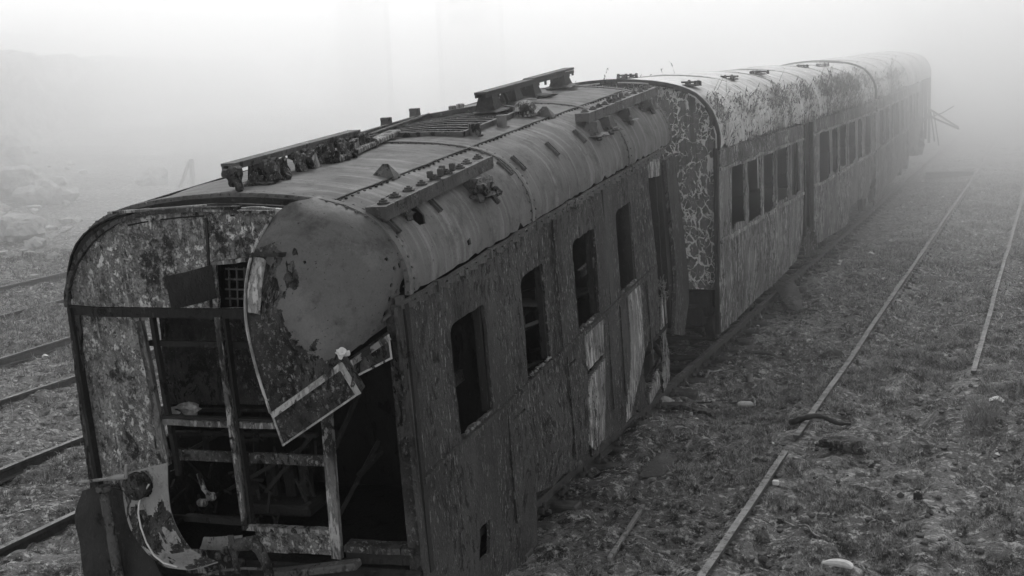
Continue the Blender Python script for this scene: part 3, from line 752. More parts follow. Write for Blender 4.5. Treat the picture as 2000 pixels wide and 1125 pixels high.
# hanging sign boxes
def signbox(q, s0, dep, par, rim='white', rims=(0, 1)):
    P = [U(x, y, s) for (x, y), s in zip(q, s0)]; n = np.cross(P[1] - P[0], P[3] - P[0]); n /= np.linalg.norm(n)
    if n[1] < 0: n = -n
    mb = MB(); bk = [p + n * dep for p in P]; mb.add(P + bk, [(3, 2, 1, 0), (4, 5, 6, 7), (0, 1, 5, 4), (1, 2, 6, 5), (2, 3, 7, 6), (3, 0, 4, 7)])
    o = mb.build('hanging_sign_box', 'rust', par)
    c_ = sum(P) / 4
    for i in range(4):
        a, b2 = P[i], P[(i + 1) % 4]; w = .045 if i in rims else .014
        ins = c_ - (a + b2) / 2; ins /= np.linalg.norm(ins); m2 = MB().beam(a + ins * w / 2 - n * .006, b2 + ins * w / 2 - n * .006, w, .012, up=n); m2.build('box_rim', rim if i in rims else 'white', o)
    return o
signbox([(529, 806), (668, 706), (705, 767), (553, 871)], (-.46, -.40, -.34, -.42), .12, c1)
signbox([(684, 704), (760, 652), (766, 700), (692, 738)], (-.24, -.06, -.06, -.24), .1, c1, 'trim', (0,))
MB().lump(U(668, 690, -.42), (.045, .025, .035), 5, 3, rough=.9).build('loose_rubble', 'litter', c1)
mb = MB().beam(U(690, 672, -.12), U(762, 612, .05), .05, .02).beam(U(655, 700, -.2), U(762, 622, .1), .03, .05); mb.build('bent_frame_bar', 'steel', c1)

# --- buffer beam area, fender sheet, standpipe, hose
ctrl = [[U(241, 925, -.2), U(284, 914, -.22), U(327, 904, -.2)], [U(241, 975, -.2), U(286, 970, -.22), U(329, 966, -.2)], [U(254, 1032, -.26), U(300, 1027, -.28), U(340, 1018, -.24)], [U(285, 1078, -.38), U(330, 1080, -.42), U(375, 1072, -.36)], [U(320, 1108, -.5), U(370, 1112, -.58), U(425, 1097, -.5)]]
def fender_keep(u, v): return ((u - .14) * 1.75) ** 2 + (v - .46) ** 2 > .215 ** 2 * 1.0
MB().patch(ctrl, 60, 40, .012, fender_keep, lambda u, v: 1 if (u + .12 * float(fbm(u * 6, v * 6, 0, 4, 4)) > .42 and not (.7 < u + .2 * float(fbm(u * 5, v * 5, 0, 3, 9)) < .9)) else 0).build('curved_fender', ['plate', 'rust'], c1, True)
hc = U(275, 944, -.19); MB().lathe(hc, [(.1, 0), (.11, 0), (.11, .1), (.02, .1), (.02, .09), (.1, .09)], 24, np.array([[1, 0, 0], [0, 0, 1], [0, -1, 0]]).T).build('lamp_socket', 'rust', c1, True)
MB().tube([U(*q, -.27) for q in ((291, 946), (284, 957), (276, 967))] + [U(271, 985, -.28), U(270, 1003, -.3), U(275, 1030, -.34), U(286, 1060, -.42), U(301, 1085, -.5), U(320, 1100, -.58), U(345, 1107, -.64)], .007, 6).build('white_cable', 'litter', c1, True)
MB().patch([[U(165, 960, .0), U(205, 950, -.1), U(245, 960, -.12)], [U(148, 1020, -.1), U(200, 1020, -.2), U(262, 1030, -.2)], [U(155, 1080, -.2), U(215, 1090, -.3), U(300, 1085, -.3)], [U(185, 1150, -.2), U(240, 1160, -.35), U(330, 1150, -.4)]], 24, 24, .02, wob=.03).build('buffer_shroud', 'dark', c1, True)
MB().tube([U(203, 962, -.32), U(236, 1150, -.42)], .042, 12).lathe(U(203, 960, -.32), [(.05, 0), (.062, .01), (.062, .04), (.045, .05), (.045, .03)], 12).build('stand_pipe', 'steel', c1, True)
MB().tube([U(155, 942, -.3), U(205, 936, -.3), U(228, 932, -.3), U(246, 930, -.3)], [.012, .014, .026, .026], 10).tube([U(246, 934, -.3), U(247, 905, -.3)], .014).build('handle_bar', 'plate', c1, True)
MB().box((-1.5, .12, -2.35), (2.9, .18, .35), bev=.02).box((-1.5, .3, -2.7), (2.4, .2, .4), bev=.02).build('buffer_beam', 'dark', c1)
MB().tube([U(452, 1066, -.35), U(480, 1062, -.35), U(500, 1060, -.35)], [.05, .055, .06], 12).tube([U(494, 1060, -.35), U(508, 1075, -.36), U(520, 1100, -.38), U(532, 1150, -.4)], [.05, .045, .04, .04], 12).build('hose_elbow', 'rust', c1, True)
mb = MB()
for q in ((428, 1085), (440, 1075), (446, 1092), (460, 1080), (470, 1098)): mb.box(U(*q, -.36), (.06, .05, .06), rot_to(rng.normal(0, 1, 3)), bev=.012)
mb.beam(U(450, 1045, -.38), U(465, 1120, -.4), .05, .012, up=(0, 1, 0)); mb.build('coupling_nuts', 'rust', c1)
MB().tube([U(395, 1125, -.4), U(430, 1115, -.4), U(475, 1110, -.38), U(540, 1112, -.3)], .012).build('hanging_wire', 'steel', c1, True)
MB().plate([TZ(372, 1062), TZ(480, 1066), TZ(470, 1110), TZ(380, 1108)], [], face_fn(-.12), .02, .2).build('step_plate', 'trim', c1)

# --- rear vestibule
V1 = lambda x, y, t: FR1.un(x, y, 't', t)
def vplate(pts, t, name, mat, th=.04, tilt=0.):
    P = [tuple(V1(x, y, t)[[1, 2]]) for x, y in pts]; s0 = P[0][0]
    return MB().plate(P, [], lambda u, v, d: np.array([t - d + (u - s0) * tilt, u, v]), th, .2, .1, .005).build(name, mat, c1)
vplate(((1264, 318), (1289, 303), (1290, 342), (1264, 349)), 0.0, 'door_header', 'side2')
vplate(((1284, 350), (1290, 348), (1302, 490), (1293, 495)), -.08, 'door_stile', 'trim')
vplate(((1289, 318), (1303, 312), (1322, 540), (1322, 640), (1312, 640)), .0, 'end_pillar', 'dark', .1)
vplate(((1300, 312), (1318, 300), (1330, 400), (1345, 540), (1346, 590), (1336, 655), (1318, 652), (1322, 540)), .06, 'end_pillar', 'side', .05)
vplate(((1281, 492), (1306, 484), (1308, 540), (1295, 520), (1284, 515)), -.1, 'door_lower_panel', 'side2')
vplate(((1290, 590), (1306, 560), (1308, 610), (1300, 655), (1292, 650)), -.05, 'corroded_bracket', 'side2', .06)
vplate(((1292, 655), (1300, 650), (1308, 690), (1309, 740), (1296, 768), (1298, 700)), -.02, 'corroded_bracket', 'trim', .03)
vplate(((1268, 770), (1287, 720), (1290, 755), (1270, 790)), -.05, 'step_bracket', 'side2', .03)
MB().beam(V1(1262, 745, -.2), V1(1288, 700, -.2), .04, .04).tube([V1(1335, 545, -.6), V1(1372, 585, -.6)], .05).tube([V1(1338, 575, -.6), V1(1360, 610, -.6)], .04).tube([V1(1345, 620, -.5), V1(1385, 665, -.5), V1(1388, 700, -.5)], .04).build('coupling_pipes', 'steel', c1, True)
mb = MB()
for q in range(220):
    p = V1(rng.uniform(1290, 1312), rng.uniform(548, 590), -.05); mb.beam(p, p + rng.normal(0, .04, 3) + [0, 0, .03], .006, .006)
mb.build('moss_clump', 'weed', c1)
# underframe
mb = MB().box((-.42, 4.6, -2.95), (.14, 7.8, .28), bev=.01).box((-2.6, 4.6, -2.95), (.14, 7.8, .28)).box((-1.5, 4.6, -2.5), (2.6, 8.0, .1))
mb.build('underframe', 'dark', c1)
for s_ in (7.0, 8.3):
    for t in (-.66, -2.5):
        w_ = MB().lathe((t, s_, -2.95), [(.44, -.02), (.46, .0), (.42, .03), (.42, .11), (.3, .12), (.3, .08), (.1, .08), (.1, .13)], 32, np.array([[0, 0, 1], [0, 1, 0], [-1, 0, 0]]))
        w_.build('wheel', 'dark', c1, True)
MB().box((-.5, 7.65, -2.8), (.12, 2.2, .22), bev=.03).box((-.5, 7.0, -2.95), (.16, .3, .4), bev=.05).box((-.5, 8.3, -2.95), (.16, .3, .4), bev=.05).tube([(-.5, 8.3, -2.7), (-.4, 8.8, -2.8), (-.35, 9.1, -3.1)], .04).build('bogie_frame', 'dark', c1)

# ================================================================== COACHES 2, 3
def coach(label, fr, y0, y1, W, e, secs, pitch_mat, front_wall, skeleton=False, seedz=0):
    r = root('railway_coach', label, 'railway coach', fr, (-W / 2, (y0 + y1) / 2, .35))
    R = Roof(W, 1.2); P0 = R.P.copy()
    R.sag = lambda u: e + .015 * math.sin(u * .9 + seedz)
    outer = [(y0, 0)]; u = y0
    while u < y1 - .3:
        u += rng.uniform(.15, .35); outer.append((u, max(0, rng.normal(0, .02))))
    outer += [(y1, 0.02)] + [(y1, R.L * q) for q in (.15, .3, .5, .7, .9)] + [(y1, R.L), (y0, R.L)]
    rf = MB().plate(outer, [], lambda u, v, d: R.at(u, v, d + .012 * math.sin(u * 3.1 + v) * math.sin(v * 2.2)), .02, .22, .2, .004).build('roof', 'roof2', r, True)
    for s_ in [y0 + .03] + list(np.arange(y0 + 2.8, y1, 2.85)):
        ribbon(MB(), R, s_ - .03, s_ + .03, 0, R.L, .035 if s_ == y0 + .03 else .012).build('roof_rib', 'dark' if s_ == y0 + .03 else 'roof2', rf, True)
    return r, rf, R
def side(fr_root, y0, y1, ztop, zb, wins_, par, t0=0., sill=2.05, top=2.97, mat='coachside', rag=.05, tum=.0):
    out = [(y0, ztop), (y1, ztop)] + zb[::-1]
    hs = []
    for a, b2 in wins_:
        n = 4; hs.append([(a, sill + rng.normal(0, .03)), (a + (b2 - a) * .5, sill + rng.normal(0, .04)), (b2, sill + rng.normal(0, .03)), (b2 - rng.uniform(0, .03), top), (a + rng.uniform(0, .03), top)])
    o = MB().plate(out, hs, lambda u, v, d: np.array([t0 - d + .02 * math.sin(u * 1.7) * math.sin(v * 2) - max(0, 1.2 - v) * .08, u, v]), .02, .25, .12, .012, .02).build('side_wall', mat, par)
    return o
c2, rf2, R2 = coach('rusty middle coach with weeds along its gutter and a crackled paint end wall', FR2, 18.72, 35.7, 3.0, 3.29, None, None, True)
W2a = [(19.65, 20.42), (20.66, 21.55), (21.82, 22.72), (23.05, 23.95), (24.28, 25.02)]
side(c2, 18.74, 25.45, 3.27, [(18.74, .66), (19.6, .7), (21, .72), (22.6, .76), (24, .8), (24.9, .82), (25.2, .95), (25.4, 1.3)], W2a, c2)
W2b = [(27.35, 28.45), (28.8, 29.6), (30.0, 30.9), (31.3, 32.15), (32.6, 33.4), (34.1, 35.0)]
side(c2, 26.45, 35.6, 3.27, [(26.45, .9), (28, .8), (30, .75), (31.3, .74), (31.6, 1.05), (33, 1.1), (34.3, 1.0), (35, 1.3), (35.6, 1.5)], W2b, c2)
# door recess
MB().plate([(25.4, 3.25), (26.5, 3.25), (26.5, .9), (25.4, .9)], [[(25.75, 1.9), (26.2, 1.9), (26.2, 2.9), (25.75, 2.9)]], lambda u, v, d: np.array([-.22 - d, u, v]), .04, .4).build('door', 'dark', c2)
for s_ in (25.5, 26.35): MB().beam((.0, s_, 3.25), (.0, s_, 1.2), .07, .1, up=(0, 1, 0)).build('door_post', 'dark', c2)
MB().add([(-.02, 25.5, 1.45), (.16, 25.9, 1.2), (.12, 26.2, .75), (-.04, 25.7, .78), (-.06, 26.2, 1.3)], [(0, 1, 2, 3), (1, 4, 2), (0, 4, 1), (0, 3, 4), (3, 2, 4)]).build('bent_step', 'side', c2)
def trims(par, y0, y1, secs, fr_e):
    for a, b2 in secs:
        for z, w in ((2.0, .05), (3.0, .04)):
            pr = None; mb = MB()
            for u in np.linspace(a, b2, int((b2 - a) / .3) + 2):
                p = np.array([.016 + rng.normal(0, .004), u, z + rng.normal(0, .012)])
                if pr is not None: mb.beam(pr, p, .04, w)
                pr = p
            mb.build('window_ledge', 'side2', par)
    mb = MB()
    for a, b2 in secs: mb.beam((.012, a, 3.15), (.012, b2, 3.13), .02, .22)
    mb.build('fascia_board', 'fascia', par)
trims(c2, 18.8, 35.6, [(18.8, 25.4), (26.5, 35.6)], 0)
def mull(par, wins_, ys):
    for (a, b2), (c_, d_) in zip(wins_[:-1], wins_[1:]):
        m_ = (b2 + c_) / 2; MB().beam((.008, m_, 2.98), (.008 + rng.normal(0, .004), m_ + rng.normal(0, .03), 2.02), .06, .016, up=(1, 0, 0)).build('window_mullion', 'side2', par)
mull(c2, W2a, 0); mull(c2, W2b, 0)
# end wall
ew = [(-2.98, 1.32), (-.03, 1.32), (-.03, 3.29)] + [(R2.P[i, 0], R2.P[i, 1] + 3.27) for i in range(1, len(R2.P) - 1)] + [(-2.98, 3.29)]
ew = [(min(max(t, -2.97), -.03), z - .02) for t, z in ew]
MB().plate(ew, [[(-1.9, 1.4), (-1.1, 1.4), (-1.1, 3.3), (-1.9, 3.3)]], lambda u, v, d: np.array([u, 18.9 + d + .015 * math.sin(u * 9) * math.sin(v * 3), v]), .04, .2).build('end_wall', 'crackle', c2)
MB().beam((-.02, 18.74, 3.3), (-.04, 18.74, .7), .06, .09, up=(0, 1, 0)).beam((-.05, 18.86, 3.3), (-.07, 18.86, 1.3), .05, .03, up=(0, 1, 0)).build('corner_post', 'dark', c2)
MB().box((-1.5, 18.9, 1.1), (2.7, .16, .36), bev=.02).box((-.5, 18.8, .95), (.5, .3, .3), bev=.03).build('buffer_beam', 'dark', c2)
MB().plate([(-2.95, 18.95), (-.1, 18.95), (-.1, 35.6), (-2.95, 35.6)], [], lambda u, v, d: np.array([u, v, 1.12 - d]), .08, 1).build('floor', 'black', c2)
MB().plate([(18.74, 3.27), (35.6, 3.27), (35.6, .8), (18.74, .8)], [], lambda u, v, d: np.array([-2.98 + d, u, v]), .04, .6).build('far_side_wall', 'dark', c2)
MB().box((-.55, 27, .85), (.16, 16, .3)).box((-2.4, 27, .85), (.16, 16, .3)).build('underframe', 'dark', c2)
for s_ in (21.0, 23.2, 31.5, 33.7):
    for t in (-.68, -2.5): MB().lathe((t, s_, .6), [(.44, -.02), (.46, .0), (.42, .03), (.42, .11), (.3, .12), (.3, .08), (.1, .08), (.1, .13)], 28, np.array([[0, 0, 1], [0, 1, 0], [-1, 0, 0]])).build('wheel', 'dark', c2, True)
for s_ in (22.1, 32.6):
    mb = MB().box((-.52, s_, .68), (.12, 3.0, .2), bev=.03)
    for q in (-1.1, 1.1): mb.box((-.5, s_ + q, .58), (.18, .34, .36), bev=.05)
    for q in (-.3, 0, .3): mb.lathe((-.5, s_ + q, .35), [(.1, 0), (.1, .3)], 12)
    mb.build('bogie_frame', 'dark', c2)
MB().add([(-.0, 22.3, .42), (.95, 22.6, .14), (.82, 21.4, .12), (.3, 21.2, .1), (.0, 21.9, .3), (.0, 22.3, .40), (.95, 22.6, .12), (.82, 21.4, .10), (.3, 21.2, .08), (.0, 21.9, .28)], [(0, 1, 2, 3, 4), (9, 8, 7, 6, 5), (0, 5, 6, 1), (1, 6, 7, 2), (2, 7, 8, 3), (3, 8, 9, 4), (4, 9, 5, 0)])
def vent(par, R, s_, t, e, seed):
    z = R.z(t) + e; mb = MB(); mb.box((t, s_, z + .012), (.24, .34, .03), taper=.8)
    r_ = random.Random(seed)
    for q in range(9): mb.box((t + r_.uniform(-.14, .14), s_ + r_.uniform(-.2, .2), z + .04), (.04, .06, r_.uniform(.03, .09)), taper=.7)
    mb.tube([(t - .1, s_ - .15, z + .06), (t + .1, s_ + .17, z + .05)], .014); return mb.build('roof_ventilator', 'rust', par)
for i, (px, py) in enumerate(((1350, 168), (1425, 156), (1481, 146), (1568, 133), (1606, 130), (1214, 152))):
    p = onroof(px, py, FR2, R2, 3.29) if i < 5 else np.array([-1.8, 20.5, 0])
    vent(rf2, R2, p[1], p[0], 3.29, i)

c3, rf3, R3 = coach('farthest coach fading into fog, its rear end stripped to bare posts', FR3, .1, 17.5, 3.0, 3.3, None, None, False, seedz=2)
W3 = [(1.2, 1.9), (2.3, 3.1), (3.6, 4.4), (5.0, 5.8), (6.4, 7.2)]
side(c3, .12, 8.6, 3.27, [(.12, .62), (1.5, .66), (3, .8), (5, .86), (7.4, .86), (8.3, .95)], W3, c3)
side(c3, 8.6, 13.4, 3.27, [(8.6, 1.25), (9.5, 1.1), (10.5, 1.3), (11.6, 1.0), (12.6, 1.5), (13.4, 1.7)], [(9.2, 9.9), (10.4, 11.1), (11.6, 12.4)], c3)
trims(c3, .2, 13, [(.2, 8.5)], 0); mull(c3, W3, 0)
for s_ in (14.2, 15.1, 16.0, 17.2): MB().beam((-.03, s_, 3.3), (-.05 + rng.normal(0, .03), s_, 1.2 if s_ < 17 else .9), .09, .12, up=(0, 1, 0)).build('bare_post', 'dark', c3)
for t in (-2.95, -2.2): MB().beam((t, 17.2, 3.4), (t, 17.2, 1.0), .09, .12, up=(0, 1, 0)).build('bare_post', 'dark', c3)
mb = MB().beam((-.0, 13.4, 1.9), (.0, 17.3, 2.0), .06, .1).beam((.0, 15.4, 2.3), (.9, 18.5, 1.35), .05, .05).tube([(0, 15.0, 1.9), (.45, 16.8, 2.0), (.8, 17.4, 2.2)], .02).tube([(0.1, 16, 2.1), (.2, 16.5, 1.0)], .025).tube([(0.15, 16.6, 2.1), (.3, 17.2, .8)], .02)
mb.build('bent_rods', 'dark', c3)
MB().beam(FR3.M.T @ (FR2.w((0, 0, 0)) * 0 + np.array([0, 0, 0])) + [.02, 15.0, 2.05], (1.05, 16.2, 1.45), .05, .05).build('broken_pole', 'dark', c3)
mb = MB()
for q in range(16): mb.lump((-.25 + rng.normal(0, .12), rng.uniform(13.2, 15.4), rng.uniform(.8, 1.7)), (.18, .3, .2), q, 2, rough=.8)
mb.build('hanging_debris', 'rust', c3)
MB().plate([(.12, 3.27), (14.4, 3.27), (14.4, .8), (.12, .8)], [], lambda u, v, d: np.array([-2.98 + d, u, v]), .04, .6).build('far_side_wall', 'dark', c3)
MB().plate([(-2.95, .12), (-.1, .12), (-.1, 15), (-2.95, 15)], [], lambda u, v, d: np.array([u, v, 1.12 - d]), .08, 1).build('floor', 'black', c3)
MB().plate([(-2.95, 1.1), (-.05, 1.1), (-.05, 3.3), (-2.95, 3.3)], [], lambda u, v, d: np.array([u, 13.0 + d, v]), .04, .6).build('bulkhead', 'dark', c3)
MB().box((-.55, 7.5, .85), (.16, 14, .3)).box((-2.4, 7.5, .85), (.16, 14, .3)).build('underframe', 'dark', c3)
for s_ in (2.5, 4.7, 12.5, 14.7):
    for t in (-.68, -2.5): MB().lathe((t, s_, .6), [(.44, -.02), (.46, .0), (.42, .03), (.42, .11), (.3, .12), (.3, .08), (.1, .08), (.1, .13)], 28, np.array([[0, 0, 1], [0, 1, 0], [-1, 0, 0]])).build('wheel', 'dark', c3, True)

# ================================================================== GROUND
def G(x, y):
    x, y = np.asarray(x, float), np.asarray(y, float)
    near = np.clip((60 - y) / 40, 0, 1) * np.clip((60 + x) / 20, 0, 1)
    z = .03 + .05 * fbm(x * .5, y * .5, 0, 3, 1) + .06 * fbm(x * 2.2, y * 2.2, 0, 4, 2) * np.clip(near + .25, 0, 1)
    z = z + .055 * np.clip(fbm(x * 4.5, y * 4.5, 0, 3, 14), -.7, .5) * np.clip(near + .2, 0, 1)
    z = z + .10 * np.clip(fbm(x * 1.1, y * 1.1, 0, 4, 31), -1, .1) * np.clip((x + 3.2) / 1.5, 0, 1) * near
    m = np.exp(-(((x - .9) / 1.2) ** 2 + ((y - 17.3) / 2.6) ** 2)); z = z + .42 * m * (1 + .5 * fbm(x * 1.3, y * 1.3, 0, 3, 6))
    m = np.clip((x + .4) / 3, 0, 1) * np.clip((20 - y) / 4, 0, 1); z = z + .25 * m * (1 + .7 * fbm(x * 1.1, y * 1.1, 0, 4, 12))
    gp = gnd(1262, 832); z = z + .13 * np.exp(-(((x - gp[0]) / .45) ** 2 + ((y - gp[1]) / .6) ** 2))
    gp = gnd(1575, 845); z = z + .12 * np.exp(-(((x - gp[0]) / .25) ** 2 + ((y - gp[1]) / .32) ** 2))
    z = z - .07 * np.exp(-((x + 5.9) / 1.6) ** 2)
    for kx in (-2.838, -1.1): w_ = np.exp(-((x - kx) / .22) ** 2); z = z * (1 - .75 * w_) + .75 * w_ * (.105 + .02 * vnoise(x * 6, y * 3, 0, 4))
    z = z + np.clip((-26 - x) / 30, 0, 1) * (.8 + .5 * fbm(x * .08, y * .08, 0, 3, 4))
    return z
xs = np.concatenate([-np.geomspace(600, 26, 40), np.linspace(-25.9, -6.6, 190), np.linspace(-6.5, 3.5, 300), np.linspace(3.7, 12, 30), np.geomspace(12.5, 500, 30)])
ys = np.concatenate([-np.geomspace(200, 3, 16), np.linspace(-2, 8, 14), np.linspace(8.1, 30, 520), np.linspace(30.1, 62, 190), np.geomspace(62.5, 900, 60)])
X, Y = np.meshgrid(xs, ys); Z = G(X, Y)
me = bpy.data.meshes.new('ground'); nx, ny = len(xs), len(ys)
V = np.stack([X, Y, Z], -1).reshape(-1, 3); i = np.arange((nx - 1) * (ny - 1)); r_, c_ = i // (nx - 1), i % (nx - 1); a = r_ * nx + c_
Q = np.stack([a, a + 1, a + nx + 1, a + nx], 1)
me.vertices.add(len(V)); me.vertices.foreach_set('co', V.ravel()); me.loops.add(Q.size); me.loops.foreach_set('vertex_index', Q.ravel())
me.polygons.add(len(Q)); me.polygons.foreach_set('loop_start', np.arange(0, Q.size, 4)); me.update(calc_edges=True); me.polygons.foreach_set('use_smooth', np.ones(len(Q), bool))
me.materials.append(M['ground']); go = bpy.data.objects.new('ground', me); C.objects.link(go); tag(go, kind='structure')

def blades(n, region, hgt, wid, name, dens=None, lean=.8):
    x = rng.uniform(region[0], region[1], n); y = rng.uniform(region[2], region[3], n)
    k = np.ones(n, bool)
    px, py, d = proj(np.stack([x, y, np.zeros(n)], 1)); k &= (px > -120) & (px < 2120) & (py < 1250)
    if dens is not None: k &= rng.random(n) < dens(x, y)
    x, y = x[k], y[k]; n = len(x); z = G(x, y)
    dist = np.hypot(x, y); sc = np.clip(dist / 14, .8, 2.6)
    h_ = hgt * rng.uniform(.4, 1.3, n) * (.55 + 1.1 * np.clip(fbm(x * 3.4, y * 3.4, 0, 3, 2) + .35, 0, 1.2)) * np.clip(sc, .8, 1.6); w_ = wid * rng.uniform(.6, 1.3, n) * sc
    th = rng.uniform(0, 2 * math.pi, n); ln = rng.uniform(0, lean, n) * h_; ph = rng.uniform(0, 2 * math.pi, n)
    b0 = np.stack([x - w_ * np.cos(th), y - w_ * np.sin(th), z - .01], 1); b1 = np.stack([x + w_ * np.cos(th), y + w_ * np.sin(th), z - .01], 1)
    tp = np.stack([x + ln * np.cos(ph), y + ln * np.sin(ph), z + h_], 1)
    return np.stack([b0, b1, tp], 1)
def dn(x, y):
    tr = np.clip(1 - np.exp(-((x + 4.6) / .55) ** 2) * 1.0, 0.08, 1)
    bare = np.clip(.5 + 1.6 * fbm(x * .55, y * .55, 0, 4, 21), .12, 1)
    hol = np.clip(.55 + 1.7 * fbm(x * 3.4, y * 3.4, 0, 3, 2), .03, 1)
    rail = 1.
    for kx in (-.645, -.25): rail = rail * (np.abs(x - kx * 4.4) > .07 + .04 * vnoise(y * 2, y * 0, 0, 3))
    for kx in (-2.61, -2.165, -3.7, -3.19, -5.02, -4.39): rail = rail * (np.abs(x - kx * 4.4) > .06)
    return tr * bare * hol * rail
def tri_obj(T, name, mat):
    n = len(T); me = bpy.data.meshes.new(name); me.vertices.add(n * 3); me.vertices.foreach_set('co', T.reshape(-1)); me.loops.add(n * 3)
    me.loops.foreach_set('vertex_index', np.arange(n * 3)); me.polygons.add(n); me.polygons.foreach_set('loop_start', np.arange(0, n * 3, 3)); me.update(calc_edges=True)
    me.materials.append(M[mat]); o = bpy.data.objects.new(name, me); C.objects.link(o); return o
T = np.concatenate([blades(900000, (-5.2, 2.6, 8, 22), .026, .006, '', dn, 2.2), blades(30000, (-5.2, 2.6, 8, 22), .05, .004, '', dn), blades(460000, (-5.2, 4, 22, 48), .03, .0065, '', dn, 2.), blades(120000, (-8, 5, 48, 85), .014, .012, '', lambda x, y: dn(x, y) * np.clip((85 - y) / 30, 0, 1), 1.5), blades(480000, (-26, -7.4, 8, 36), .03, .0065, '', dn, 2.), blades(40000, (-26, -7.4, 8, 30), .08, .005, '', dn)])
go = tri_obj(T, 'grass', 'grass'); tag(go, 'short mossy grass covering the yard between the rails', 'grass', kind='stuff')

# ================================================================== RAILS
def rail_mesh(x, y0, y1, zt=.15, w=.075, wob=.012, seed=0, yaw=0.):
    mb = MB(); sec = [(-w / 2, 0), (w / 2, 0), (w / 2, -.035), (.012, -.05), (.012, -.12), (.075, -.135), (.075, -.15), (-.075, -.15), (-.075, -.135), (-.012, -.12), (-.012, -.05), (-w / 2, -.035)]
    ys_ = np.concatenate([np.arange(y0, min(y1, 60), .5), np.arange(60, y1, 5)]) if y1 > 60 else np.arange(y0, y1 + .01, .25); n = len(sec); V = []; Fc = []; mi = []
    for y in ys_:
        dx = wob * float(fbm(y * .35, seed * 3.3, 0, 2, seed)); dz = .008 * float(fbm(y * .4, 9, 0, 2, seed))
        V += [(x + dx + yaw * (y - y0) + a, y, zt + dz + b2) for a, b2 in sec]
    for i in range(len(ys_) - 1):
        for j in range(n): Fc.append((i * n + j, i * n + (j + 1) % n, (i + 1) * n + (j + 1) % n, (i + 1) * n + j)); mi.append(0 if j == 0 else 1)
    Fc += [tuple(range(n))[::-1], tuple((len(ys_) - 1) * n + j for j in range(n))]; mi += [1, 1]
    mb.v = V; mb.f = Fc; mb.mi = mi; return mb
def clips(mb, x, y0, y1, side_, zt=.15, step=.62):
    for y in np.arange(y0, y1, step):
        yy = y + rng.normal(0, .05)
        for sd in side_:
            mb.box((x + sd * .085, yy, zt - .1), (.07, .09, .07), bev=.012); mb.lathe((x + sd * .11, yy, zt - .09), [(.022, 0), (.022, .07), (.01, .075)], 8); mb.lump((x + sd * .15, yy, zt - .11), (.05, .04, .03), int(y * 7), 1, rough=.5)
_m = MB().box((.085, 0, -.1), (.07, .09, .07), bev=.012).lathe((.11, 0, -.09), [(.022, 0), (.022, .07), (.01, .075)], 8).lump((.15, 0, -.11), (.05, .04, .03), 3, 1, rough=.5)
CLIP = _m.build('rail_fastening', 'railrust'); C.objects.unlink(CLIP)
def track(label, xl, xr, y0, y1, zt=.15, w=.075, cl=(), clr=(), skipl=None, group=None, sl=True, y0r=None):
    r = root('railway_track', label, 'railway track', None, ((xl + xr) / 2, (y0 + min(y1, 60)) / 2, 0))
    for x, ylist, sd in ((xl, skipl or [(y0, y1)], cl), (xr, [(y0r or y0, y1)], clr)):
        for a, b2 in ylist:
            o = rail_mesh(x, a, b2, zt, w, seed=int(abs(x) * 10)).build('rail', ['rail', 'railrust'], r)
            if sd:
                for y in np.arange(max(a, 20 if abs(x) < 4 else 9), min(b2, 46), .62):
                    p = CLIP.copy(); C.objects.link(p); p.parent = o; p.location = (x - (xl + xr) / 2, y + rng.normal(0, .05) - (y0 + min(y1, 60)) / 2, zt); p.scale = (sd[0], 1, 1)
    if sl:
        for y in np.arange(max(y0, 8), 34, .72): MB().box(((xl + xr) / 2, y, zt - .2), (xr - xl + .7, .24, .14), bev=.02).build('sleeper', 'wood', r)
    return r
K = 4.4
track('railway track under the derailed coaches, its right rail running along their feet', -1.13 * K - 1.75, -1.13 * K, 6, 200, clr=(1,))
zt = .13
# nearest right-hand track: left rail broken where grass covers it
track('right-hand track with a pale left rail broken by grass near the bent pipe', -.645 * K, -.25 * K, 5, 300, .15, .07, skipl=[(5, gnd(1536, 887)[1]), (gnd(1556, 862)[1], 300)], cl=(1,), sl=False, y0r=gnd(1885, 733)[1])
track('left-hand track nearest the wrecked coach', -2.61 * K, -2.165 * K, 4, 300, .15,.065, sl=False)
track('middle one of the three tracks left of the coach', -3.7 * K, -3.19 * K, 4, 300, .15,.065, sl=False)
track('outermost of the three tracks left of the coach, fading in fog', -5.02 * K, -4.39 * K, 4, 300, .15,.065, sl=False)
a, b_ = gnd(1190, 1102), gnd(1360, 840)
for (q0, q1) in (((1190, 1102), (1256, 975)), ((1300, 905), (1312, 893)), ((1338, 868), (1362, 838))):
    A, Bb = gnd(*q0), gnd(*q1); c = (A + Bb) / 2
    o = MB().beam((A[0], A[1], G(A[0], A[1]) + .035), (Bb[0], Bb[1], G(Bb[0], Bb[1]) + .03), .045, .05, bev=.008).build('buried_rail', 'rail', base=(c[0], c[1], 0)); 
    tag(o, {1190: 'longest exposed piece of a rusty rail sunk in the grass beside the front coach', 1300: 'shortest exposed stub of the sunken rusty rail beside the triangular metal sheets', 1338: 'farther exposed piece of the sunken rusty rail, beyond the triangular sheets'}[q0[0]], 'rail')

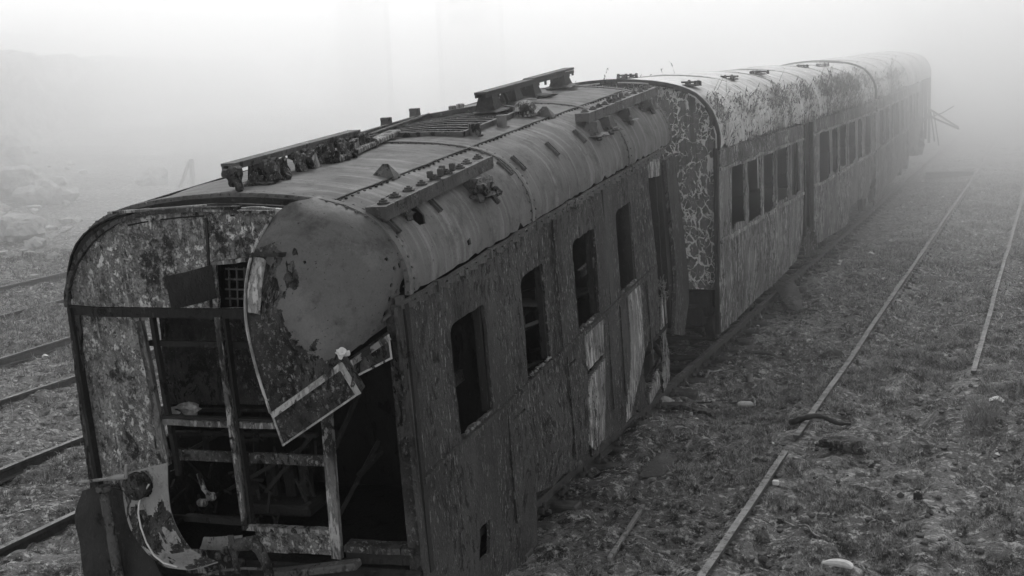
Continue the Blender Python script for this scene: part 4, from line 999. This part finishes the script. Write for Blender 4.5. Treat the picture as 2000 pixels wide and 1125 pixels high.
# ================================================================== LITTER AND DEBRIS
def item(name, mb, mat, px, py, label, cat, group=None, dz=.0, smooth=False, zz_=.08):
    p = gnd(px, py, zz_); z = float(G(p[0], p[1])); p = gnd(px, py, z + .03)
    o = mb.build(name, mat, None, smooth); o.location = (p[0], p[1], float(G(p[0], p[1])) + dz); return tag(o, label, cat, group)
def seg(px0, py0, px1, py1, r, n=6, bow=.0, name='stick', mat='stick', label='', cat='stick', lift=.04, ns=8, group=None, rt=.6):
    A, Bb = gnd(px0, py0), gnd(px1, py1); c = (A + Bb) / 2; P = []
    for i in range(ns + 1):
        f = i / ns; p = A + (Bb - A) * f; z = float(G(p[0], p[1])) + lift + bow * math.sin(f * math.pi) + rng.normal(0, r * .3)
        P.append(np.array([p[0] + rng.normal(0, r * .6), p[1], z]) - [c[0], c[1], 0])
    o = MB().tube(P, list(np.linspace(r, r * rt, ns + 1)), n).build(name, mat, None, True); o.location = (c[0], c[1], 0); return tag(o, label, cat, group)
# bent pipe over the right rail
P = [gnd(x, y, z) for x, y, z in ((1545, 826, .1), (1570, 817, .19), (1592, 812, .22), (1612, 816, .18), (1635, 826, .1), (1662, 828, .09))]; c = P[2].copy(); c[2] = 0
zsh = (.1, .19, .22, .18, .1, .09); 
P = [np.array([p[0], p[1], z]) - c for p, z in zip(P, zsh)]
Q = np.array(MB().patch([P, [p + [0, .01, 0] for p in P]], 2, 24).v)[:24]
o = MB().tube(Q, list(np.linspace(.042, .022, 24) * (1 + .12 * rng.normal(0, 1, 24))), 9).build('bent_pipe', 'dkplastic', None, True); o.location = c; tag(o, 'dark bent pipe lying across the pale right-hand rail', 'pipe')
seg(1300, 787, 1395, 797, .03, bow=.05, name='bent_pipe', mat='rust', label='dark curved rod on the ground beside the foot of the front coach', cat='pipe')
seg(1455, 683, 1545, 691, .025, name='dark_pole', mat='wood', label='long dark pole lying flat in the grass beside the coupling gap', cat='pole')
seg(1545, 604, 1596, 610, .03, name='dark_pole', mat='wood', label='short dark pole on the ground below the fallen metal panel', cat='pole')
seg(1378, 727, 1410, 716, .02, label='pale stick on the ground near the coupling gap of the two nearest coaches', name='stick')
seg(1558, 1016, 1616, 1044, .012, label='thin pale straight stick in the foreground grass right of the rail', name='stick')
seg(1650, 528, 1712, 537, .025, label='long pale stick on the grass beyond the middle coach, left of the right rail', name='stick')
seg(1470, 765, 1476, 782, .018, label='short pale stick standing askew below the white cup', name='stick', bow=.03)
seg(1950, 806, 1985, 800, .02, label='pale stick at the far right on the dark mound', name='stick')
seg(1735, 812, 1775, 800, .03, name='dark_pole', mat='wood', label='dark slat half sunk in the churned grass right of the bent pipe', cat='pole')
seg(1700, 600, 1690, 612, .02, mat='wood', name='dark_pole', label='tiny dark peg leaning on the grass beside the right rail', cat='pole')
mb = MB().lathe((0, 0, 0), [(.035, 0), (.045, .12), (.04, .12), (.032, .02)], 14); item('paper_cup', mb, 'stick', 1465, 752, 'pale upright cup standing in the grass between coach and right rail', 'cup', smooth=True)
mb = MB().patch([[(-.12, -.03, .02), (0, -.05, .05), (.12, -.02, .03)], [(-.13, .04, .03), (0, .05, .09), (.12, .04, .04)]], 8, 14, .004, wob=.02)
item('plastic_bottle', MB().tube([(-.11, 0, .04), (-.06, 0, .045), (.05, .01, .045), (.09, .02, .04), (.12, .02, .04)], [.03, .04, .04, .02, .015], 10), 'litter', 1458, 793, 'white crushed bottle lying in the grass below the upright cup', 'bottle', smooth=True)
a_ = np.linspace(.3, 2.4, 9); item('plastic_scrap', MB().tube([(.16 * math.cos(t) , .12 * math.sin(t) - .1, .04) for t in a_], [.01, .03, .035, .04, .04, .035, .03, .02, .01], 8), 'litter', 1632, 1103, 'white crescent of plastic lying at the bottom right of the foreground grass', 'litter', smooth=True)
item('plastic_bag', MB().patch([[(-.14, -.08, .03), (0, -.1, .09), (.14, -.06, .03)], [(-.12, .02, .08), (.02, .03, .14), (.16, .02, .07)], [(-.1, .1, .03), (0, .12, .07), (.12, .1, .02)]], 16, 18, .004, wob=.04), 'litter', 1945, 784, 'pale crumpled plastic bag on the mound at the far right', 'bag', smooth=True).scale = (.6, .6, .6)
item('black_block', MB().box((0, 0, .03), (.085, .085, .08), bev=.012).lathe((0, 0, .065), [(.02, 0), (.02, .015)], 10), 'dkplastic', 1793, 967, 'small black cube-like cap lying alone in the foreground grass', 'block')
item('pale_block', MB().box((0, 0, .03), (.07, .06, .05), bev=.01), 'litter', 1515, 943, 'small white cube right beside the near end of the pale rail', 'block')
item('stone', MB().lump((0, 0, .05), (.12, .14, .1), 5, 3, rough=.4), 'stone', 1298, 791, 'white lump of stone at the foot of the front coach', 'stone')
item('dark_lump', MB().lump((0, 0, .04), (.2, .14, .08), 8, 3, rough=.7), 'rust', 1620, 698, 'dark ragged lump in the grass between the coupling gap and the right rail', 'rubble')
item('dark_lump', MB().lump((0, 0, .05), (.22, .16, .08), 18, 3, rough=.8), 'rust', 1640, 865, 'dark ragged lump just right of the broken pale rail', 'rubble')
# metal sheets near the coach
P = [gnd(x, y) for x, y in ((1247, 931), (1286, 893), (1297, 928), (1330, 888), (1288, 888), (1252, 905))]; c = P[2].copy(); c[2] = 0; P = [p - c for p in P]
zb_ = float(G(c[0], c[1]))
o = MB().add([P[0] * [1, 1, 0] + [0, 0, zb_ + .02], P[2] * [1, 1, 0] + [0, 0, zb_ + .03], P[1] * [1, 1, 0] + [0, 0, zb_ + .08], P[3] * [1, 1, 0] + [0, 0, zb_ + .04]] + [P[0] * [1, 1, 0] + [0, 0, zb_ + .005], P[2] * [1, 1, 0] + [0, 0, zb_ + .015], P[1] * [1, 1, 0] + [0, 0, zb_ + .065], P[3] * [1, 1, 0] + [0, 0, zb_ + .025]], [(0, 1, 2), (1, 3, 2), (6, 5, 4), (6, 7, 5), (0, 4, 5, 1), (1, 5, 7, 3), (3, 7, 6, 2), (2, 6, 4, 0)]).build('metal_sheet', 'steel'); o.location = c; tag(o, 'folded dark metal sheet with two triangular faces lying beside the front coach', 'metal sheet')
item('plastic_strip', MB().box((0, 0, .0), (.12, .03, .02), bev=.005), 'litter', 1295, 898, 'short white strip lying on the folded triangular metal sheet', 'litter', dz=.075)
c = gnd(1535, 585); ctr = [[gnd(x, y) * [1, 1, 0] - c * [1, 1, 0] + [0, 0, z] for x, y, z in r] for r in (((1498, 572, .35), (1530, 562, .36), (1560, 575, .2)), ((1520, 583, .2), (1540, 582, .22), (1566, 588, .14)), ((1540, 600, .06), (1555, 604, .06), (1565, 606, .04)))]
o = MB().patch(ctr, 12, 12, .015, wob=.02).build('fallen_panel', 'steel', None, True); o.location = c * [1, 1, 0]; tag(o, 'fallen metal panel leaning against the foot of the middle coach', 'metal sheet')
# bag on the left rail
item('rag', MB().patch([[(-.25, -.05, .17), (0, -.07, .22), (.16, -.1, .1)], [(-.22, .05, .17), (0, .06, .2), (.2, -.02, .04)], [(-.2, .14, .15), (0, .16, .17), (.22, .08, .03)]], 16, 18, .006, wob=.05), 'trim', 22, 912, 'pale rag draped over the near left-hand rail at the picture edge', 'rag', smooth=True)
# scattered scraps: a group nothing tells apart
scr = [(1511, 834), (1508, 870), (1641, 515), (1726, 549), (1610, 547), (1644, 603), (1580, 670), (1568, 754), (1694, 775), (1796, 343), (1803, 357), (1801, 376), (1842, 387), (1765, 409), (1779, 399), (1805, 430), (1706, 415), (1640, 520), (1560, 770), (1850, 700), (1905, 462), (1880, 437), (1740, 475), (1700, 500), (1360, 822), (1385, 962), (1460, 655), (1715, 668), (1947, 892), (1875, 1047), (1440, 700), (1480, 640), (1530, 655), (1605, 580), (1690, 560)]
scrl = [(55, 798), (75, 1000), (90, 1108), (120, 812), (140, 560), (88, 700), (35, 870)]
sc0 = []
for k in range(4):
    sc0.append(MB().patch([[(-.03, -.02, .01), (0, -.03, .03), (.04, -.02, .02)], [(-.04, .02, .02), (0, .02, .045), (.05, .03, .01)]], 4, 6, .003, wob=.01 + .004 * k).build('litter_scrap', 'litter', None).data)
for o in [o for o in C.objects if o.name.startswith('litter_scrap')]: bpy.data.objects.remove(o)
for i, (px, py) in enumerate(scr + scrl):
    p = gnd(px, py); z = float(G(p[0], p[1])); p = gnd(px, py, z + .02); o = bpy.data.objects.new('litter_scrap', sc0[i % 4]); C.objects.link(o); o.location = (p[0], p[1], z + .03)
    s_ = float(np.clip(np.hypot(p[0], p[1]) / 16, .6, 2.2)) * rng.uniform(.35, .8); o.scale = (s_,) * 3; o.rotation_euler = (0, 0, rng.uniform(0, 6))
    if i < len(scr): tag(o, 'tiny white scrap of litter on the grass right of the coaches', 'litter', 'white scraps of litter right of the coaches')
    else: tag(o, 'tiny white scrap of litter on the grass left of the front coach', 'litter', 'white scraps of litter left of the coach')
# dark clods and stones in the churned ground: uncountable
mb = MB(); n = 0
while n < 420:
    px, py = rng.uniform(1150, 2000), rng.uniform(480, 1120); p = gnd(px, py)
    if p[0] < -4.6: continue
    r = rng.uniform(.012, .045); mb.lump((p[0], p[1], float(G(p[0], p[1])) + r * .3), (r, r * 1.3, r * .7), n, 1, rough=.5, mi=int(rng.random() < .04)); n += 1
tag(mb.build('clods', ['wood', 'stone']), 'small clods and stones scattered through the grass', 'stones', kind='stuff')

# weeds on coach 2 gutter
def stems(n, ylo, yhi, seed, fr, e, tlo=-.06, thi=.04, hmax=.9):
    r_ = np.random.default_rng(seed); out = []
    for i in range(n):
        y = ylo + (yhi - ylo) * r_.random(); t = r_.uniform(tlo, thi); cl = max(0., float(vnoise(y * 1.1, 3.3, 0, 5)) + .35); h_ = hmax * r_.uniform(.15, 1) * min(1, cl + .15)
        if r_.random() > cl + .3: continue
        z0 = e + (float(R2.z(t)) if t < 0 else 0) - .02; b = np.array([t, y, z0]); d = np.array([r_.normal(.08, .22), r_.normal(0, .25), 1.]); w = .0045
        m1 = b + d * h_ * .55; m2 = m1 + (d + [r_.normal(.1, .25), r_.normal(0, .25), -.25]) * h_ * .45
        for a, b2 in ((b, m1), (m1, m2)):
            out.append([fr.w(a - [0, w, 0]), fr.w(a + [0, w, 0]), fr.w(b2)]); out.append([fr.w(a - [w, 0, 0]), fr.w(a + [w, 0, 0]), fr.w(b2)])
        for q in range(r_.integers(2, 7)):
            f = r_.random(); p = m1 * (1 - f) + m2 * f if r_.random() < .6 else b * (1 - f) + m1 * f; dd = r_.normal(0, 1, 3) * .05 * (.5 + h_); pp = np.cross(dd, [0, 0, 1.]); pp = pp / (np.linalg.norm(pp) + 1e-6) * .012
            out.append([fr.w(p - pp), fr.w(p + pp), fr.w(p + dd)])
    return out
w_ = stems(1100, 19.0, 36, 1, FR2, 3.29, hmax=.75) + stems(1300, 19, 35.5, 2, FR2, 3.29, -.2, 0, .2) + stems(14, 19, 24, 4, FR2, 3.29, -2.2, -1.6, .3)
o = tri_obj(np.array(w_), 'weeds', 'weed'); tag(o, 'tall weeds sprouting from the gutter of the middle coach', 'weeds', kind='stuff')
w_ = stems(700, .3, 8, 3, FR3, 3.3); o = tri_obj(np.array(w_), 'weeds', 'weed'); tag(o, 'sparse weeds along the gutter of the farthest coach', 'weeds', kind='stuff')
# bush at far right edge
T_ = []
c = gnd(1920, 830)
for q in range(160):
    a = rng.uniform(0, 2 * math.pi); l = rng.uniform(.15, .45); d = np.array([math.cos(a) * .6, math.sin(a) * .6, 1]) * l; b = np.array([c[0] + rng.normal(0, .08), c[1] + rng.normal(0, .08), float(G(c[0], c[1]))])
    T_.append([b - [.006, 0, 0], b + [.006, 0, 0], b + d])
    for k in range(3): f = rng.uniform(.4, 1); p = b + d * f; T_.append([p, p + [.008, .008, 0], p + rng.normal(0, .06, 3)])
o = tri_obj(np.array(T_), 'dry_tuft', 'stick'); tag(o, 'spiky dry tuft growing on the dark mound at the right edge', 'plant')

# ================================================================== BACKGROUND
# rubble retaining wall
wl = [(-46, 25), (-56, 50), (-64, 71), (-74, 92), (-86, 118), (-92, 150)]
mb = MB(); n = 0
def wallfn():
    V = []; Fc = []; nu, nv = 170, 16
    wx = np.interp(np.linspace(0, 1, nu), np.linspace(0, 1, len(wl)), [p[0] for p in wl]); wy = np.interp(np.linspace(0, 1, nu), np.linspace(0, 1, len(wl)), [p[1] for p in wl])
    for i in range(nu):
        for j in range(nv):
            z = j / (nv - 1) * (6.8 + .35 * float(fbm(i * .15, 1, 0, 3, 3))); o_ = .35 * float(fbm(i * .5, j * .8, 0, 3, 7)) - z * .12
            V.append((wx[i] + o_, wy[i], z))
    for i in range(nu - 1):
        for j in range(nv - 1): Fc.append((i * nv + j, i * nv + j + 1, (i + 1) * nv + j + 1, (i + 1) * nv + j))
    base_n = len(V); V += [(v[0] - 3.5, v[1], v[2]) for v in V]
    Fc += [tuple(base_n + k for k in f[::-1]) for f in Fc]
    for i in range(nu - 1): a = i * nv + nv - 1; Fc.append((a, a + base_n, a + nv + base_n, a + nv))
    for i0 in (0, nu - 1):
        for j in range(nv - 1): a = i0 * nv + j; Fc.append((a, a + 1, a + 1 + base_n, a + base_n))
    return V, Fc
V, Fc = wallfn(); o = MB().add(V, Fc).build('stone_wall', 'wall', None, True, base=(-70, 85, 0)); tag(o, 'rough rubble retaining wall faint in the fog at left', 'wall')
# hillside behind
ux, uy = np.meshgrid(np.linspace(-420, -70, 60), np.linspace(-60, 420, 80)); d_ = np.clip((-ux - 78 - np.clip(uy - 60, 0, 400) * .35), 0, None)
uz = 5.8 * np.clip(d_ / 3, 0, 1) + np.minimum(d_ * .3, 5) + 1.8 * fbm(ux * .06, uy * .06, 0, 4, 3) * np.clip(d_ / 20, 0, 1) - .5 * (d_ <= 0)
V = np.stack([ux, uy, uz], -1).reshape(-1, 3); Fc = [(r * 60 + c, r * 60 + c + 1, (r + 1) * 60 + c + 1, (r + 1) * 60 + c) for r in range(79) for c in range(59)]
tag(MB().add(V, Fc).build('hillside', 'hill', None, True), kind='structure')
# boulders and heap at left
for i, (px, py, r, lab) in enumerate(((10, 345, 1.4, 'largest pale boulder, upper one at the left picture edge'), (20, 400, 1.2, 'pale slab-shaped boulder below the largest one at the left edge'), (50, 470, .7, 'rounded pale boulder lowest at the left edge'), (95, 405, .9, 'dim boulder just right of the pale slab at the left edge'), (300, 368, .6, 'flat pale stone left of the faint leaning post'))):
    p = gnd(px, py); z = float(G(p[0], p[1])); o = MB().lump((0, 0, r * .35), (r, r * 1.1, r * .75), i + 40, 4, rough=.35).build('boulder', 'stone', None, False); o.location = (p[0], p[1], z); tag(o, lab, 'boulder')
mb = MB()
for q in range(70):
    px, py = rng.normal(60, 60), rng.normal(425, 40); p = gnd(max(0, px), py); r = rng.uniform(.08, .3); mb.lump((p[0], p[1], float(G(p[0], p[1])) + r * .3), (r, r * 1.2, r * .6), q, 1, rough=.5)
tag(mb.build('rubble_heap', 'stone'), 'spread of broken stones at the left below the wall', 'rubble', kind='stuff')
p = gnd(372, 372); r = root('leaning_post', 'faint A-shaped timber post standing in fog left of the coach roof', 'post', None, (p[0], p[1], 0))
MB().beam((p[0] - .6, p[1], 0), (p[0] + .05, p[1], 1.25), .14, .08).build('raking_strut', 'wood', r); MB().beam((p[0] + .15, p[1], 0), (p[0] + .15, p[1], 1.35), .14, .14, up=(0, 1, 0)).build('upright', 'wood', r)
# faint gantry building beyond
p = CAM + ray(760, 75) * (125 / F); bx, by = p[0], p[1]
r = root('signal_cabin', 'barely visible pale cabin with a ladder frame high in the fog', 'building', None, (bx, by, 0))
rt = np.array([B[0][0], B[0][1], 0]); rt /= np.linalg.norm(rt); fw = np.array([-rt[1], rt[0], 0])
def gb(u, v, z, w, d, hh): 
    m_ = MB(); m_.box(np.array([bx, by, 0]) + rt * u + fw * v + [0, 0, z + hh / 2], (w, d, hh), np.stack([rt, fw, [0, 0, 1]], 1)); return m_
gb(-2.2, 0, 0, 4.2, 5, 12).build('wall', 'concrete', r); gb(-2.2, 0, 12, 5, 6, .5).build('roof', 'dark', r)
gb(7.2, 0, 0, 5.6, 5, 13.5).build('wall', 'concrete', r); gb(7.2, 0, 13.5, 6.4, 6, .5).build('roof', 'dark', r)
m_ = MB()
for u in (.1, 4.7, 10.2): q = gb(u, -2.6, 0, .4, .4, 13); m_.add(q.v, q.f)
m_.build('frame', 'dark', r)
m_ = gb(7.2, -2.56, 8.2, 3.0, .08, 1.3); q = gb(7.2, -2.56, 10.2, 3.0, .08, 1.3); m_.add(q.v, q.f); m_.build('window', 'dark', r)
p = gnd(1860, 342); o = MB().beam((-.9, 0, .1), (.7, .2, .1), .25, .2, bev=.02).build('timber_baulk', 'wood'); o.location = (p[0], p[1], 0); tag(o, 'dim dark timber lying on the ground past the farthest coach', 'timber')

# ================================================================== AIR AND LIGHT
bx0, bx1, by0, by1 = -460, 460, -230, 760
mb = MB().box(((bx0 + bx1) / 2, (by0 + by1) / 2, 0), (bx1 - bx0, by1 - by0, 1)); 
for i, v in enumerate(mb.v): mb.v[i] = (v[0], v[1], -3 if v[2] < 0 else 15.5)
hz = mb.build('haze', 'black'); hz.data.materials.clear()
hm = bpy.data.materials.new('haze_air'); hm.use_nodes = True; t = hm.node_tree; t.nodes.clear(); ou = t.nodes.new('ShaderNodeOutputMaterial'); pv = t.nodes.new('ShaderNodeVolumePrincipled')
HAZE_D = .001
pv.inputs['Color'].default_value = (.97, .97, .97, 1); pv.inputs['Density'].default_value = HAZE_D; pv.inputs['Anisotropy'].default_value = .78
t.links.new(pv.outputs[0], ou.inputs['Volume']); hz.data.materials.append(hm); tag(hz, 'pale fog lying over the whole yard', 'fog', kind='stuff')
for k_, (yb, den, lab) in enumerate(((12.5, .010, 'thin bank of fog beginning over the front coach'), (29., .044, 'thick bank of fog swallowing the far coaches and the tracks beyond'))):
    g_ = 4 + 4 * k_
    xl_ = bx0 + g_ if k_ == 0 else -30.
    fb = MB().box(((xl_ + bx1 - g_) / 2, (yb + by1 - g_) / 2, 6.2), (bx1 - g_ - xl_, by1 - g_ - yb, 18.0 - .2 * k_)).build('fog_bank', 'black'); fb.data.materials.clear()
    fm = hm.copy(); fm.name = 'fog_bank_air'; fm.node_tree.nodes['Principled Volume'].inputs['Density'].default_value = den
    fb.data.materials.append(fm); tag(fb, lab, 'fog', kind='stuff')
fb = MB().box(((-bx1 + 14 - 30.5) / 2, 370, 6.2), (-30.5 + bx1 - 14, 700, 17.4)).build('fog_bank', 'black'); fb.data.materials.clear()
fm = hm.copy(); fm.name = 'fog_bank_air'; fm.node_tree.nodes['Principled Volume'].inputs['Density'].default_value = .012
fb.data.materials.append(fm); tag(fb, 'thick bank of fog hiding the stone wall beyond the left tracks', 'fog', kind='stuff')

SUN_EL, SUN_AZ_PX = 36, 1150
d = ray(SUN_AZ_PX, 100); az = math.atan2(d[0], d[1])            # clockwise from +Y
w = bpy.data.worlds.new('World'); bpy.context.scene.world = w; w.use_nodes = True; nt = w.node_tree; nt.nodes.clear()
sk = nt.nodes.new('ShaderNodeTexSky'); sk.sky_type = 'NISHITA'; sk.sun_disc = False; sk.sun_elevation = math.radians(SUN_EL); sk.sun_rotation = az; sk.dust_density = .5; sk.air_density = 1.5
bw = nt.nodes.new('ShaderNodeRGBToBW'); bg = nt.nodes.new('ShaderNodeBackground'); wo = nt.nodes.new('ShaderNodeOutputWorld')
nt.links.new(sk.outputs[0], bw.inputs[0]); nt.links.new(bw.outputs[0], bg.inputs[0]); nt.links.new(bg.outputs[0], wo.inputs[0]); bg.inputs[1].default_value = .1
sl = bpy.data.lights.new('sun', 'SUN'); sl.energy = 1.0; sl.angle = math.radians(14); so = bpy.data.objects.new('sun', sl); C.objects.link(so)
e = math.radians(SUN_EL); sd = Vector((math.sin(az) * math.cos(e), math.cos(az) * math.cos(e), math.sin(e))); so.rotation_euler = sd.to_track_quat('Z', 'Y').to_euler()
sc = bpy.context.scene; sc.view_settings.view_transform = 'Standard'; sc.view_settings.look = 'None'; sc.view_settings.exposure = .96; sc.view_settings.gamma = 1
sc.cycles.volume_bounces = 3; sc.cycles.max_bounces = 6; sc.cycles.diffuse_bounces = 3; sc.cycles.use_denoising = True
